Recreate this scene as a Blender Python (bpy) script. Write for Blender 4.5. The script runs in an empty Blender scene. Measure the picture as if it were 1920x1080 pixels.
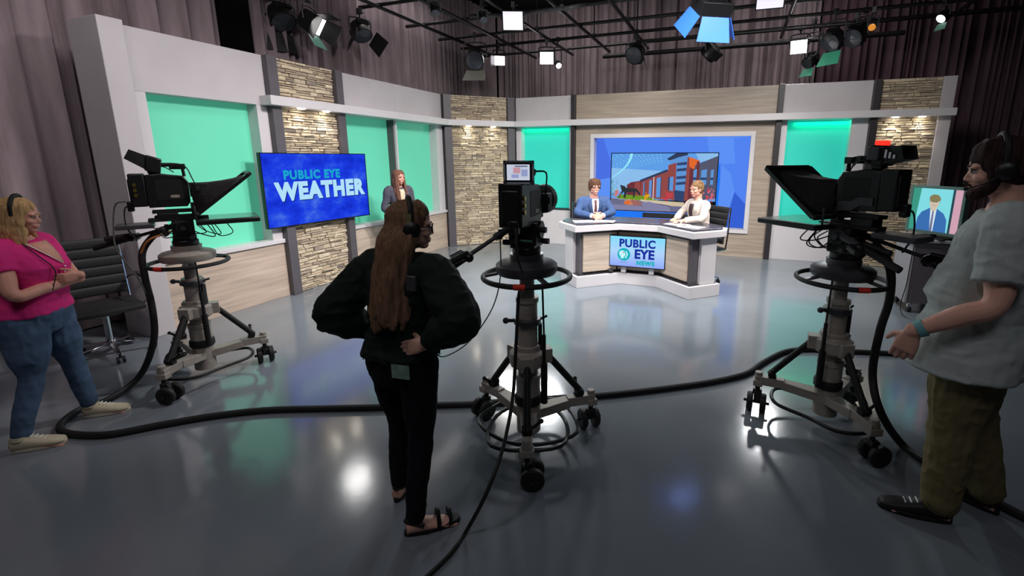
import bpy, bmesh, math, random
import numpy as np
from mathutils import Vector, Matrix, Euler, noise
PI = math.pi
V = Vector
S = bpy.context.scene
C = bpy.context.collection
# ------------------------------------------------------------------ camera, world, exposure
CAM_H, FPX, PPX, PPY = 1.8, 863.0, 1039.0, 476.0        # eye height, focal length and principal point of the 1920x1080 frame
TILT = math.atan(179 / 863.0)
cam_data = bpy.data.cameras.new('studio_view')
cam = bpy.data.objects.new('studio_view', cam_data)
C.objects.link(cam)
cam.location = (0, 0, CAM_H)
cam.rotation_euler = (PI / 2 - TILT, 0, 0)
cam_data.sensor_width = 36
cam_data.lens = FPX / 1920 * 36
cam_data.shift_x = (960 - PPX) / 1920
cam_data.shift_y = (PPY - 540) / 1920
cam_data.clip_start = 0.05
S.camera = cam
S.view_settings.view_transform = 'Standard'
S.view_settings.look = 'None'
S.view_settings.exposure = 0.0
S.view_settings.gamma = 1.0
S.view_settings.use_curve_mapping = False
w = bpy.data.worlds.new('dark_studio'); S.world = w; w.use_nodes = True
w.node_tree.nodes['Background'].inputs[0].default_value = (0.55, 0.6, 0.8, 1)
w.node_tree.nodes['Background'].inputs[1].default_value = 0.02

# the set is laid out on its own axes, turned 21 degrees from the camera's: a along the back wall, b along the left wall
ROT = math.radians(-21)
D1 = V((math.cos(ROT), math.sin(ROT), 0)); D2 = V((-math.sin(ROT), math.cos(ROT), 0))
def W(a, b, z=0): return D1 * a + D2 * b + V((0, 0, z))

def ray(u, v):
    x = (u - PPX) / FPX; y = (PPY - v) / FPX; c = math.cos(TILT); s = math.sin(TILT)
    return V((x, c + y * s, -s + y * c))
def at(u, v, z=0):
    r = ray(u, v); k = (z - CAM_H) / r.z; return r * k + V((0, 0, CAM_H))
def dep(u, v, Y):
    r = ray(u, v); return r * (Y / r.y) + V((0, 0, CAM_H))

def yaw_az(deg): return math.radians(deg) - PI / 2
def lin(c):
    return tuple((x / 12.92 if x <= .04045 else ((x + .055) / 1.055) ** 2.4) for x in [k / 255 for k in c]) + (1,)

# ------------------------------------------------------------------ lights
def look(o, target):
    d = V(target) - o.location
    o.rotation_euler = d.to_track_quat('-Z', 'Y').to_euler()
def area(name, loc, target, power, size, color=(1, 1, 1), size_y=None, spread=PI):
    l = bpy.data.lights.new(name, 'AREA'); l.energy = power; l.color = color; l.size = size
    if size_y: l.shape = 'RECTANGLE'; l.size_y = size_y
    l.spread = spread
    o = bpy.data.objects.new(name, l); C.objects.link(o); o.location = loc; look(o, target); return o
def spot(name, loc, target, power, angle, blend=.4, r=.05, color=(1, 1, 1)):
    l = bpy.data.lights.new(name, 'SPOT'); l.energy = power; l.color = color; l.spot_size = math.radians(angle); l.spot_blend = blend
    l.shadow_soft_size = r
    o = bpy.data.objects.new(name, l); C.objects.link(o); o.location = loc; look(o, target); return o
WARM = (1, .93, .9); COOL = (.88, .94, 1)
LIGHTS = [
 # key fixtures hung from the grid over the crew, aimed at the set
 area('key_weather', (.2, 4.3, 4.15), (-3.7, 5.6, .5), 38, .4, (1, .93, .93), spread=math.radians(75)),
 area('key_weather_right', (1.2, 5.0, 4.15), (-2.5, 8.0, .6), 38, .4, (1, .94, .94), spread=math.radians(80)),
 area('key_desk_left', (-.4, 3.6, 4.15), (.8, 7.0, .6), 34, .4, (1, .93, .92), spread=math.radians(75)),
 area('key_desk_right', (3.2, 4.1, 4.15), (1.9, 7.2, .6), 45, .4, (1, .94, .92), spread=math.radians(80)),
 area('fill_corner', (.4, 5.0, 4.2), (-1.0, 9.7, 1.9), 22, .5, (1, .97, .94), spread=math.radians(80)),  # this and the next fill are unseen, added to brighten the back wall
 area('fill_desk_wall', (1.4, 5.2, 4.2), (1.6, 9.0, 2.0), 17, .5, (1, .97, .94), spread=math.radians(80)),
 area('fill_right_wall', (2.6, 4.6, 4.15), (4.2, 8.4, .8), 34, .5, (1, .95, .93), spread=math.radians(100)),
 # back lights at the lit lamps over the set, aimed towards the crew
 spot('back_light_centre', at(1025, 107, 3.84) + V((0, -.16, -.03)), (.2, 5.0, 0), 240, 84, .8, .21, (.96, .98, 1)),
 spot('back_light_left', at(936, 112, 3.86) + V((.05, -.16, -.03)), (-1.4, 5.0, 0), 180, 84, .8, .19, (1, .97, .93)),
 spot('back_light_right', at(1499, 85, 3.84) + V((-.1, -.16, -.03)), (1.6, 4.8, 0), 200, 84, .8, .21, (.97, .98, 1)),
 spot('back_light_upper_left', at(578, 40, 3.75) + V((.14, -.16, -.05)), (-.8, 3.6, 0), 40, 80, .6, .2, (1, .98, .96)),
 # unseen fills added above the floor to brighten its middle
 area('floor_fill_left', (-1.3, 5.45, 4.3), (-1.0, 6.0, 0), 36, .8, (.96, .98, 1), spread=math.radians(85)),
 area('floor_fill_centre', (.7, 5.35, 4.3), (.7, 5.7, 0), 26, .8, (.96, .98, 1), spread=math.radians(85)),
 area('floor_fill_right', (2.5, 5.45, 4.3), (2.5, 6.0, 0), 24, .8, (.96, .98, 1), spread=math.radians(85)),
 # two dim unseen fills added over the crew to brighten it
 area('crew_fill_rear', (.5, -.8, 5.2), (.3, 3.2, 0.8), 23, 1.2, (.92, .92, 1)),
 area('crew_fill_left', (-2.2, .6, 5.2), (-3.6, 3.4, 1.0), 34, .9, (1, .9, .92)),
 spot('curtain_spot_left', (-3.0, -.6, 4.4), (-4.9, 4.8, 2.9), 95, 42, .25, .05, (1, .97, .95)),
 area('curtain_wash_back', W(-3.6, 10.2, 4.8), W(-3.6, 12.2, 3.3), 20, 2.6, (1, .95, .94), .2),  # this and the washes below are unseen, added to brighten the curtains
 area('curtain_wash_right', W(.6, 10.2, 4.8), W(.6, 12.2, 3.3), 20, 2.6, (1, .95, .94), .2),
 area('curtain_wash_weather', W(-5.75, 7.5, 4.9), W(-6.6, 7.5, 3.3), 10, 2.4, (1, .95, .94), .1),
 area('curtain_wash_left', (-2.2, 3.2, 4.6), (-6.3, 4.6, 4.0), 24, .7, (1, .94, .95), spread=math.radians(140)),
]
# END01
# ------------------------------------------------------------------ materials
MATS = {}
def nmat(name, col, rough=.5, metal=0, spec=.5, emit=None, es=0, coat=0):
    if name in MATS: return MATS[name]
    m = bpy.data.materials.new(name); m.use_nodes = True
    b = m.node_tree.nodes['Principled BSDF']
    b.inputs['Base Color'].default_value = lin(col); b.inputs['Roughness'].default_value = rough
    b.inputs['Metallic'].default_value = metal; b.inputs['Specular IOR Level'].default_value = spec
    b.inputs['Coat Weight'].default_value = coat
    if emit: b.inputs['Emission Color'].default_value = lin(emit); b.inputs['Emission Strength'].default_value = es
    MATS[name] = m; return m
def nodes(m):
    nt = m.node_tree; return nt, nt.nodes, nt.links, nt.nodes['Principled BSDF']
def noisy(m, scale=(8, 8, 8), amt=.25, detail=4, bump=0, bscale=None, rough_amt=0, obj=True):
    """colour mottling and bump from stretched noise in object space"""
    nt, N, L, b = nodes(m)
    tc = N.new('ShaderNodeTexCoord'); mp = N.new('ShaderNodeMapping'); mp.inputs['Scale'].default_value = scale
    L.new(tc.outputs['Object'], mp.inputs[0])
    nz = N.new('ShaderNodeTexNoise'); nz.inputs['Scale'].default_value = 1; nz.inputs['Detail'].default_value = detail
    L.new(mp.outputs[0], nz.inputs['Vector'])
    c = b.inputs['Base Color'].default_value[:]
    rp = N.new('ShaderNodeValToRGB'); rp.color_ramp.elements[0].position = .3; rp.color_ramp.elements[1].position = .7
    rp.color_ramp.elements[0].color = tuple(x * (1 - amt) for x in c[:3]) + (1,)
    rp.color_ramp.elements[1].color = tuple(min(1, x * (1 + amt)) for x in c[:3]) + (1,)
    L.new(nz.outputs[0], rp.inputs[0]); L.new(rp.outputs[0], b.inputs['Base Color'])
    if rough_amt:
        mr = N.new('ShaderNodeMapRange'); r = b.inputs['Roughness'].default_value
        mr.inputs['To Min'].default_value = max(0, r - rough_amt); mr.inputs['To Max'].default_value = r + rough_amt
        L.new(nz.outputs[0], mr.inputs[0]); L.new(mr.outputs[0], b.inputs['Roughness'])
    if bump:
        n2 = N.new('ShaderNodeTexNoise'); m2 = N.new('ShaderNodeMapping'); m2.inputs['Scale'].default_value = bscale or scale
        L.new(tc.outputs['Object'], m2.inputs[0]); L.new(m2.outputs[0], n2.inputs['Vector']); n2.inputs['Scale'].default_value = 1; n2.inputs['Detail'].default_value = 5
        bp = N.new('ShaderNodeBump'); bp.inputs['Strength'].default_value = bump; bp.inputs['Distance'].default_value = .01
        L.new(n2.outputs[0], bp.inputs['Height']); L.new(bp.outputs[0], b.inputs['Normal'])
    return m
def emat(name, col, s=1.0):
    if name in MATS: return MATS[name]
    m = bpy.data.materials.new(name); m.use_nodes = True; nt = m.node_tree; nt.nodes.clear()
    e = nt.nodes.new('ShaderNodeEmission'); e.inputs[0].default_value = lin(col); e.inputs[1].default_value = s
    o = nt.nodes.new('ShaderNodeOutputMaterial'); nt.links.new(e.outputs[0], o.inputs[0]); MATS[name] = m; return m

m_white = noisy(nmat('white_laminate', (206, 203, 205), .45), (3, 3, 3), .03)
m_header = noisy(nmat('grey_white_laminate', (192, 187, 189), .5), (3, 3, 3), .04)
m_slate = noisy(nmat('slate_laminate', (84, 81, 86), .5), (3, 3, 12), .06)
m_dark = nmat('dark_laminate', (40, 37, 40), .45)
m_blackplastic = noisy(nmat('black_plastic', (22, 22, 24), .42), (60, 60, 60), .1, bump=.05)
m_black = nmat('matte_black', (12, 12, 13), .65)
m_rubber = noisy(nmat('black_rubber', (20, 19, 20), .6), (40, 40, 40), .2)
m_gloss = nmat('gloss_black', (10, 10, 12), .12)
m_grey = noisy(nmat('grey_cast_metal', (158, 151, 142), .48, .1), (30, 30, 30), .1, bump=.05)
m_greyd = noisy(nmat('dark_grey_paint', (70, 70, 74), .42, .2), (30, 30, 30), .1)
m_chrome = nmat('chrome', (215, 215, 220), .12, 1)
m_red = nmat('red_tape', (210, 50, 35), .5)
m_orange = nmat('orange_plastic', (230, 110, 50), .5)
m_paper = nmat('paper', (235, 235, 240), .6)
m_pipe = noisy(nmat('grid_pipe', (46, 45, 46), .45, .4), (20, 20, 20), .2)
m_concrete = noisy(nmat('floor_paint', (118, 126, 133), .135, 0, .85), (1.3, 1.3, 1.3), .09, 6, bump=.035, bscale=(14, 14, 14), rough_amt=.04)
m_teal = nmat('teal_panel', (105, 205, 172), .38, 0, .5, (90, 215, 175), .22)
m_teal2 = nmat('bright_teal_panel', (60, 190, 170), .45, 0, .3, (20, 215, 200), .32)
m_ceiling = nmat('black_ceiling', (9, 9, 10), .9)
m_brown = noisy(nmat('lit_edge_brown', (96, 66, 48), .6), (10, 10, 3), .2)
m_yellow = nmat('yellow_panel', (225, 175, 60), .6)

def wood_mat(name, col, sc=(1.2, 1.2, 22)):
    m = nmat(name, col, .45); nt, N, L, b = nodes(m)
    tc = N.new('ShaderNodeTexCoord'); mp = N.new('ShaderNodeMapping'); mp.inputs['Scale'].default_value = sc
    L.new(tc.outputs['Object'], mp.inputs[0])
    nz = N.new('ShaderNodeTexNoise'); nz.inputs['Scale'].default_value = 1; nz.inputs['Detail'].default_value = 7; nz.inputs['Distortion'].default_value = .5
    L.new(mp.outputs[0], nz.inputs['Vector'])
    rp = N.new('ShaderNodeValToRGB'); e = rp.color_ramp.elements
    c = lin(col); e[0].position = .32; e[1].position = .68
    e[0].color = tuple(x * .74 for x in c[:3]) + (1,); e[1].color = tuple(x * 1.12 for x in c[:3]) + (1,)
    L.new(nz.outputs[0], rp.inputs[0]); L.new(rp.outputs[0], b.inputs['Base Color']); return m
m_wood = wood_mat('pale_oak', (196, 178, 160))
m_woodg = wood_mat('grey_oak', (168, 154, 138))

def stone_mat():
    m = nmat('stacked_stone', (170, 155, 130), .85); nt, N, L, b = nodes(m)
    g = N.new('ShaderNodeNewGeometry'); rp = N.new('ShaderNodeValToRGB'); rp.color_ramp.interpolation = 'LINEAR'
    cols = [(150, 138, 126), (200, 184, 156), (214, 198, 168), (168, 152, 134), (226, 212, 184), (184, 168, 148)]
    els = rp.color_ramp.elements; els[0].color = lin(cols[0]); els[1].color = lin(cols[-1])
    for i, c in enumerate(cols[1:-1]):
        e = els.new((i + 1) / 5); e.color = lin(c)
    L.new(g.outputs['Random Per Island'], rp.inputs[0])
    tc = N.new('ShaderNodeTexCoord'); mp = N.new('ShaderNodeMapping'); mp.inputs['Scale'].default_value = (14, 14, 40)
    L.new(tc.outputs['Object'], mp.inputs[0]); nz = N.new('ShaderNodeTexNoise'); nz.inputs['Scale'].default_value = 1; nz.inputs['Detail'].default_value = 6
    L.new(mp.outputs[0], nz.inputs['Vector'])
    mx = N.new('ShaderNodeMix'); mx.data_type = 'RGBA'; mx.blend_type = 'MULTIPLY'; mx.inputs[0].default_value = .55
    mr = N.new('ShaderNodeMapRange'); mr.inputs['From Min'].default_value = .25; mr.inputs['From Max'].default_value = .7; mr.inputs['To Min'].default_value = .45; mr.inputs['To Max'].default_value = 1.15
    L.new(nz.outputs[0], mr.inputs[0]); L.new(rp.outputs[0], mx.inputs[6]); L.new(mr.outputs[0], mx.inputs[7]); L.new(mx.outputs[2], b.inputs['Base Color'])
    bp = N.new('ShaderNodeBump'); bp.inputs['Strength'].default_value = .7; bp.inputs['Distance'].default_value = .012
    L.new(nz.outputs[0], bp.inputs['Height']); L.new(bp.outputs[0], b.inputs['Normal']); return m
m_stone = stone_mat()
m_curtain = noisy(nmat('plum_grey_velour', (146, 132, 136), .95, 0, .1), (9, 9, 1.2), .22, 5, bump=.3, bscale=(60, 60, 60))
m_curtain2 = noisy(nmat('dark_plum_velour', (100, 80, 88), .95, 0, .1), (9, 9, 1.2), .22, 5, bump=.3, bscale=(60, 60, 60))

# ------------------------------------------------------------------ mesh builder
def frame_of(d, up=V((0, 0, 1))):
    d = V(d).normalized(); u = V(up)
    if abs(d.dot(u)) > .98: u = V((0, 1, 0)) if abs(d.y) < .9 else V((1, 0, 0))
    r = d.cross(u).normalized(); return r, r.cross(d).normalized()
def smooth_path(pts, n=6, closed=False):
    pts = [V(p) for p in pts]; out = []; N = len(pts)
    for i in range(N if closed else N - 1):
        p0 = pts[(i - 1) % N] if closed or i > 0 else pts[0] * 2 - pts[1]
        p1 = pts[i]; p2 = pts[(i + 1) % N]
        p3 = pts[(i + 2) % N] if closed or i + 2 < N else pts[-1] * 2 - pts[-2]
        for k in range(n):
            t = k / n
            out.append(.5 * ((2 * p1) + (p2 - p0) * t + (2 * p0 - 5 * p1 + 4 * p2 - p3) * t * t + (3 * p1 - p0 - 3 * p2 + p3) * t ** 3))
    if not closed: out.append(pts[-1])
    return out
class MB:
    def __init__(s): s.v = []; s.f = []; s.m = []; s.M = Matrix.Identity(4); s.mi = 0
    def add(s, vs, fs, mi=None):
        o = len(s.v); s.v += [s.M @ V(p) for p in vs]; s.f += [tuple(i + o for i in f) for f in fs]
        s.m += [s.mi if mi is None else mi] * len(fs); return s
    def box(s, x0, x1, y0, y1, z0, z1, mi=None, bev=0):
        vs = [(x, y, z) for x in (x0, x1) for y in (y0, y1) for z in (z0, z1)]
        return s.add(vs, [(0, 1, 3, 2), (4, 6, 7, 5), (0, 4, 5, 1), (2, 3, 7, 6), (0, 2, 6, 4), (1, 5, 7, 3)], mi)
    def cbox(s, c, size, R=None, mi=None):
        M0 = s.M; s.M = M0 @ Matrix.Translation(V(c)) @ (R if R is not None else Matrix.Identity(4))
        a, b, c2 = [k / 2 for k in size]; s.box(-a, a, -b, b, -c2, c2, mi); s.M = M0; return s
    def bar(s, p0, p1, w, h, up=(0, 0, 1), mi=None, w1=None, h1=None):
        p0, p1 = V(p0), V(p1); r, u = frame_of(p1 - p0, up); w1 = w1 or w; h1 = h1 or h
        vs = [p + r * (a * ww / 2) + u * (b * hh / 2) for p, ww, hh in ((p0, w, h), (p1, w1, h1)) for a, b in ((-1, -1), (1, -1), (1, 1), (-1, 1))]
        return s.add(vs, [(3, 2, 1, 0), (4, 5, 6, 7), (0, 1, 5, 4), (1, 2, 6, 5), (2, 3, 7, 6), (3, 0, 4, 7)], mi)
    def cyl(s, p0, p1, r0, r1=None, n=20, mi=None): return s.tube([p0, p1], [r0, r0 if r1 is None else r1], n, mi=mi)
    def tube(s, pts, r, n=10, closed=False, mi=None, sx=1, sy=1):
        pts = [V(p) for p in pts]; k = len(pts); rs = r if isinstance(r, (list, tuple)) else [r] * k
        vs = []; pr = None
        for i, p in enumerate(pts):
            d = (pts[(i + 1) % k] - pts[i - 1]) if closed else (pts[min(i + 1, k - 1)] - pts[max(i - 1, 0)])
            d = d.normalized() if d.length > 1e-9 else V((0, 0, 1))
            if pr is None: a, b = frame_of(d)
            else:
                a = pr - d * pr.dot(d)
                a = a.normalized() if a.length > 1e-6 else frame_of(d)[0]
                b = a.cross(d).normalized() * -1
                b = d.cross(a).normalized() * -1
            pr = a; b = d.cross(a).normalized()
            for j in range(n):
                t = 2 * PI * j / n; vs.append(p + a * (math.cos(t) * rs[i] * sx) + b * (math.sin(t) * rs[i] * sy))
        fs = []
        for i in range(k if closed else k - 1):
            for j in range(n):
                i2 = (i + 1) % k; fs.append((i * n + j, i * n + (j + 1) % n, i2 * n + (j + 1) % n, i2 * n + j))
        if not closed: fs += [tuple(range(n - 1, -1, -1)), tuple((k - 1) * n + j for j in range(n))]
        return s.add(vs, fs, mi)
    def lathe(s, prof, c=(0, 0, 0), axis=(0, 0, 1), n=28, mi=None):
        c = V(c); ax = V(axis).normalized(); a, b = frame_of(ax)
        vs = []; k = len(prof)
        for r, z in prof:
            for j in range(n):
                t = 2 * PI * j / n; vs.append(c + ax * z + a * (math.cos(t) * max(r, 1e-4)) + b * (math.sin(t) * max(r, 1e-4)))
        fs = [(i * n + j, i * n + (j + 1) % n, (i + 1) * n + (j + 1) % n, (i + 1) * n + j) for i in range(k - 1) for j in range(n)]
        fs += [tuple(range(n - 1, -1, -1)), tuple((k - 1) * n + j for j in range(n))]
        return s.add(vs, fs, mi)
    def torus(s, c, R, r, n=40, m=8, axis=(0, 0, 1), mi=None):
        a, b = frame_of(axis); c = V(c)
        return s.tube([c + a * (math.cos(2 * PI * i / n) * R) + b * (math.sin(2 * PI * i / n) * R) for i in range(n)], r, m, True, mi)
    def ell(s, c, r, R=None, n=20, m=12, mi=None):
        R = R or Matrix.Identity(4); c = V(c); vs = []
        if not isinstance(r, (tuple, list)): r = (r, r, r)
        for i in range(m + 1):
            p = PI * i / m
            for j in range(n):
                t = 2 * PI * j / n; q = V((math.sin(p) * math.cos(t) * r[0], math.sin(p) * math.sin(t) * r[1], math.cos(p) * r[2]))
                vs.append(c + (R @ q))
        fs = [(i * n + j, (i + 1) * n + j, (i + 1) * n + (j + 1) % n, i * n + (j + 1) % n) for i in range(m) for j in range(n)]
        return s.add(vs, fs, mi)
    def prism(s, poly, z0, z1, mi=None):
        k = len(poly); vs = [(x, y, z0) for x, y in poly] + [(x, y, z1) for x, y in poly]
        return s.add(vs, [tuple(range(k - 1, -1, -1)), tuple(range(k, 2 * k))] + [(i, (i + 1) % k, k + (i + 1) % k, k + i) for i in range(k)], mi)
    def loft(s, secs, n=24, e=2.0, mi=None):
        """secs: (centre, right vector*halfwidth, forward vector*halfdepth)"""
        vs = []
        for c, a, b in secs:
            c, a, b = V(c), V(a), V(b)
            for j in range(n):
                t = 2 * PI * j / n; ct, st = math.cos(t), math.sin(t)
                vs.append(c + a * (math.copysign(abs(ct) ** (2 / e), ct)) + b * (math.copysign(abs(st) ** (2 / e), st)))
        k = len(secs)
        fs = [(i * n + j, i * n + (j + 1) % n, (i + 1) * n + (j + 1) % n, (i + 1) * n + j) for i in range(k - 1) for j in range(n)]
        fs += [tuple(range(n - 1, -1, -1)), tuple((k - 1) * n + j for j in range(n))]
        return s.add(vs, fs, mi)
    def mesh(s, name):
        me = bpy.data.meshes.new(name); me.from_pydata([tuple(p) for p in s.v], [], s.f)
        bm = bmesh.new(); bm.from_mesh(me)
        for f, k in zip(bm.faces, s.m): f.material_index = k
        bmesh.ops.remove_doubles(bm, verts=bm.verts, dist=1e-5)
        bmesh.ops.recalc_face_normals(bm, faces=bm.faces); bm.to_mesh(me); bm.free(); me.update(); return me
def shade(me, ang=35):
    me.polygons.foreach_set('use_smooth', [True] * len(me.polygons))
    try: me.set_sharp_from_angle(angle=math.radians(ang))
    except Exception: pass
def obj(name, mb, mats, parent=None, bev=0, smooth=True, loc=None, rotz=None, ang=35):
    me = mb.mesh(name) if isinstance(mb, MB) else mb
    for m in (mats if isinstance(mats, (list, tuple)) else [mats]): me.materials.append(m)
    if smooth: shade(me, ang)
    o = bpy.data.objects.new(name, me); C.objects.link(o)
    if parent: o.parent = parent
    if loc is not None: o.location = loc
    if rotz is not None: o.rotation_euler = (0, 0, rotz)
    if bev:
        b = o.modifiers.new('bevel', 'BEVEL'); b.width = bev; b.segments = 2; b.limit_method = 'ANGLE'; b.angle_limit = math.radians(40)
    return o
def tag(o, label, cat=None, group=None, kind=None):
    if label: o['label'] = label
    if cat: o['category'] = cat
    if group: o['group'] = group
    if kind: o['kind'] = kind
    return o
def thing(name, label, cat, loc=(0, 0, 0), rotz=0, group=None):
    o = bpy.data.objects.new(name, None); C.objects.link(o); o.empty_display_size = .1
    o.location = loc; o.rotation_euler = (0, 0, rotz); return tag(o, label, cat, group)
def struct(name, mb, mats, **k):
    o = obj(name, mb, mats, **k); o['kind'] = 'structure'; return o
def dup(root, loc=None, rotz=None, label=None, group=None):
    def cp(o, par):
        c = o.copy(); C.objects.link(c); c.parent = par
        for ch in list(o.children): cp(ch, c)
        return c
    r = cp(root, None)
    if loc is not None: r.location = loc
    if rotz is not None: r.rotation_euler = (0, 0, rotz)
    if label: r['label'] = label
    if group: r['group'] = group
    return r
def baked(name, mb, voxel, smooth=2, fold=0, fscale=6, seed=0, fstretch=(1, 1, 1)):
    """joins overlapping closed shapes into one continuous skin"""
    me = mb.mesh(name + '_src'); o = bpy.data.objects.new(name + '_src', me); C.objects.link(o)
    r = o.modifiers.new('r', 'REMESH'); r.mode = 'VOXEL'; r.voxel_size = voxel; r.use_smooth_shade = True
    if smooth:
        sm = o.modifiers.new('s', 'SMOOTH'); sm.factor = .5; sm.iterations = smooth
    dg = bpy.context.evaluated_depsgraph_get(); dg.update()
    out = bpy.data.meshes.new_from_object(o.evaluated_get(dg)); out.name = name
    bpy.data.objects.remove(o); bpy.data.meshes.remove(me)
    if fold:
        off = V((seed * 7.3, seed * 3.1, seed * 1.7)); st = V(fstretch)
        nv = [v.normal.copy() for v in out.vertices]
        for v, nn in zip(out.vertices, nv):
            p = V((v.co.x * st.x, v.co.y * st.y, v.co.z * st.z)) * fscale + off
            k = noise.noise(p) + .5 * noise.noise(p * 2.3)
            k = 1 - abs(k) * 2.2
            v.co += nn * (k * fold)
    out.materials.clear()
    return out
# ------------------------------------------------------------------ room shell
def slab(name, a0, a1, b0, b1, z0, z1, mat): return struct(name, MB().box(a0, a1, b0, b1, z0, z1), mat, rotz=ROT, smooth=False)
slab('floor', -7, 8, -3, 13, -.1, 0, m_concrete)
slab('ceiling', -7, 8, -3, 13, 5.7, 5.8, m_ceiling)
slab('wall_left', -7.1, -7, -3, 13, 0, 5.7, m_ceiling)
slab('wall_right', 8, 8.1, -3, 13, 0, 5.7, m_ceiling)
slab('wall_back', -7, 8, 13, 13.1, 0, 5.7, m_ceiling)
slab('wall_front', -7, 8, -3.1, -3, 0, 5.7, m_ceiling)

# ------------------------------------------------------------------ curtains
def curtain(path, z0, z1, seed, amp=.07, pitch=.2, mat=None):
    rnd = random.Random(seed); path = [V(p) for p in path]
    pts = []; d = 0; ph = 0
    L = [(path[i + 1] - path[i]).length for i in range(len(path) - 1)]; T = sum(L); n = int(T / .016)
    ks = []; x = 0
    while x < T + 1: ks.append((x, rnd.uniform(-1, 1))); x += rnd.uniform(.35, 1.3) * pitch
    ki = 0; loc = []
    for i in range(n + 1):
        s = T * i / n
        while ki + 2 < len(ks) and ks[ki + 1][0] < s: ki += 1
        x0, v0 = ks[ki]; x1, v1 = ks[ki + 1]; t = (s - x0) / (x1 - x0); t = max(0, min(1, t))
        sg0 = 1 if ki % 2 else -1
        y = (abs(v0) * .75 + .35) * (1 - abs(2 * t - 1) ** (3.2 if sg0 > 0 else 2.2)) * 2 - 1
        q = s; j = 0
        while j < len(L) - 1 and q > L[j]: q -= L[j]; j += 1
        dd = (path[j + 1] - path[j]).normalized(); nn = V((-dd.y, dd.x, 0))
        loc.append((path[j] + dd * q, nn, y))
    mb = MB(); zs = [z0, z0 + (z1 - z0) * .33, z0 + (z1 - z0) * .66, z1]
    for side in (0, .012):
        for k, z in enumerate(zs):
            for (p, nn, y) in loc: mb.v.append(p + nn * (y * amp * (1 + .1 * (1 - k / 3)) + side) + V((0, 0, z)))
    m = len(loc)
    for sd in (0, 4 * m):
        for k in range(3):
            for i in range(m - 1): mb.f.append((sd + k * m + i, sd + k * m + i + 1, sd + (k + 1) * m + i + 1, sd + (k + 1) * m + i))
    for k in range(3):
        for i in (0, m - 1): mb.f.append((k * m + i, (k + 1) * m + i, 4 * m + (k + 1) * m + i, 4 * m + k * m + i))
    for k in (0, 3):
        for i in range(m - 1): mb.f.append((k * m + i, k * m + i + 1, 4 * m + k * m + i + 1, 4 * m + k * m + i))
    mb.m = [0] * len(mb.f); return mb
def cur(a0, b0, a1, b1, seed, label, pitch=.2, amp=.07, mat=None, extra=None):
    c = V(((a0 + a1) / 2, (b0 + b1) / 2, 0)); pth = [(a0, b0, 0)] + (extra or []) + [(a1, b1, 0)]
    o = obj('curtain', curtain([V(p) - c for p in pth], .02, 5.55, seed, amp, pitch), mat or m_curtain, ang=60)
    o.location = W(c.x, c.y); o.rotation_euler.z = ROT; tag(o, label, 'curtain'); return o
cur(-6.35, .6, -6.35, 4.42, 3, 'grey plum curtain behind the tall left end of the set, nearest the woman in pink', .26, .09)
cur(-6.35, 4.86, -6.3, 11.9, 5, 'grey plum curtain behind the weather wall, right of the dark gap', .15, .065)
cur(-6.22, 12.0, 1.5, 12.0, 8, 'long plum curtain behind the news desk wall', .15, .06)
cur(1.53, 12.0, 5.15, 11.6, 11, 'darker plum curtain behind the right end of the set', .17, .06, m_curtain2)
# dark doorway at the far right with the lit curtain edge built as a brown strip and a yellow panel
t = thing('lit_curtain_edge', 'brown strip standing for the lit curtain edge beside the dark opening at far right', 'strip', W(5.33, 11.45), ROT)
obj('upright', MB().box(-.09, .09, -.05, .05, 0, 5.0), m_brown, t, .01)
obj('header', MB().box(.09, 2.4, -.05, .05, 4.2, 4.4), m_brown, t, .01)
o = obj('wall_panel', MB().box(-.5, .5, -.03, .03, -.8, .9), m_yellow, bev=.01, loc=W(6.25, 11.2, 2.05), rotz=ROT)
tag(o, 'yellow panel in the dark opening behind the head of the man in the T-shirt', 'panel')
obj('stand', MB().box(-.04, .04, -.02, .02, -2.05, -.8), m_dark, o)

# ------------------------------------------------------------------ stone
def stone_mb(w, z0, z1, seed, depth=.05, step=None):
    """stacked ledge stone face: irregular courses of blocks, w wide, facing -y"""
    rnd = random.Random(seed); mb = MB(); z = z0
    while z < z1 - .004:
        h = min(rnd.uniform(.024, .058), z1 - z)
        if z1 - z - h < .015: h = z1 - z
        x = -w / 2
        while x < w / 2 - .002:
            l = min(rnd.uniform(.07, .27), w / 2 - x)
            if w / 2 - x - l < .05: l = w / 2 - x
            nsub = 2 if (h > .045 and rnd.random() < .28) else 1
            for q in range(nsub):
                za, zb = z + h * q / nsub, z + h * (q + 1) / nsub
                d = depth * rnd.uniform(.35, 1.0); g = .0015
                a = [(x + g, za + g), (x + l - g, za + g), (x + l - g, zb - g), (x + g, zb - g)]
                j = lambda k: rnd.uniform(-k, k)
                fr_ = [(px + (.004 if i in (0, 3) else -.004) + j(.003), -d + j(.006), pz + (.003 if i in (0, 1) else -.003) + j(.002)) for i, (px, pz) in enumerate(a)]
                mid = [((px + x + l / 2) / 2, -d - rnd.uniform(0, .008), (pz + (za + zb) / 2) / 2) for px, pz in a]
                bk = [(px, 0, pz) for px, pz in a]
                vs = bk + fr_ + mid
                fs = [(i, (i + 1) % 4, 4 + (i + 1) % 4, 4 + i) for i in range(4)] + [(4 + i, 4 + (i + 1) % 4, 8 + (i + 1) % 4, 8 + i) for i in range(4)] + [(8, 9, 10, 11)]
                mb.add(vs, fs)
            x += l
        z += h
    return mb
SH0, SH1 = 2.44, 2.55      # underside and top of the lighting ledge
TOP = 3.03
def puck(parent, x, y, z, aim):
    obj('downlight', MB().lathe([(.045, 0), (.045, -.012), (.03, -.014)], (x, y, z), n=20), m_puck, parent)
m_puck = nmat('downlight_lens', (255, 250, 240), .3, emit=(255, 244, 225), es=30)
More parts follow.
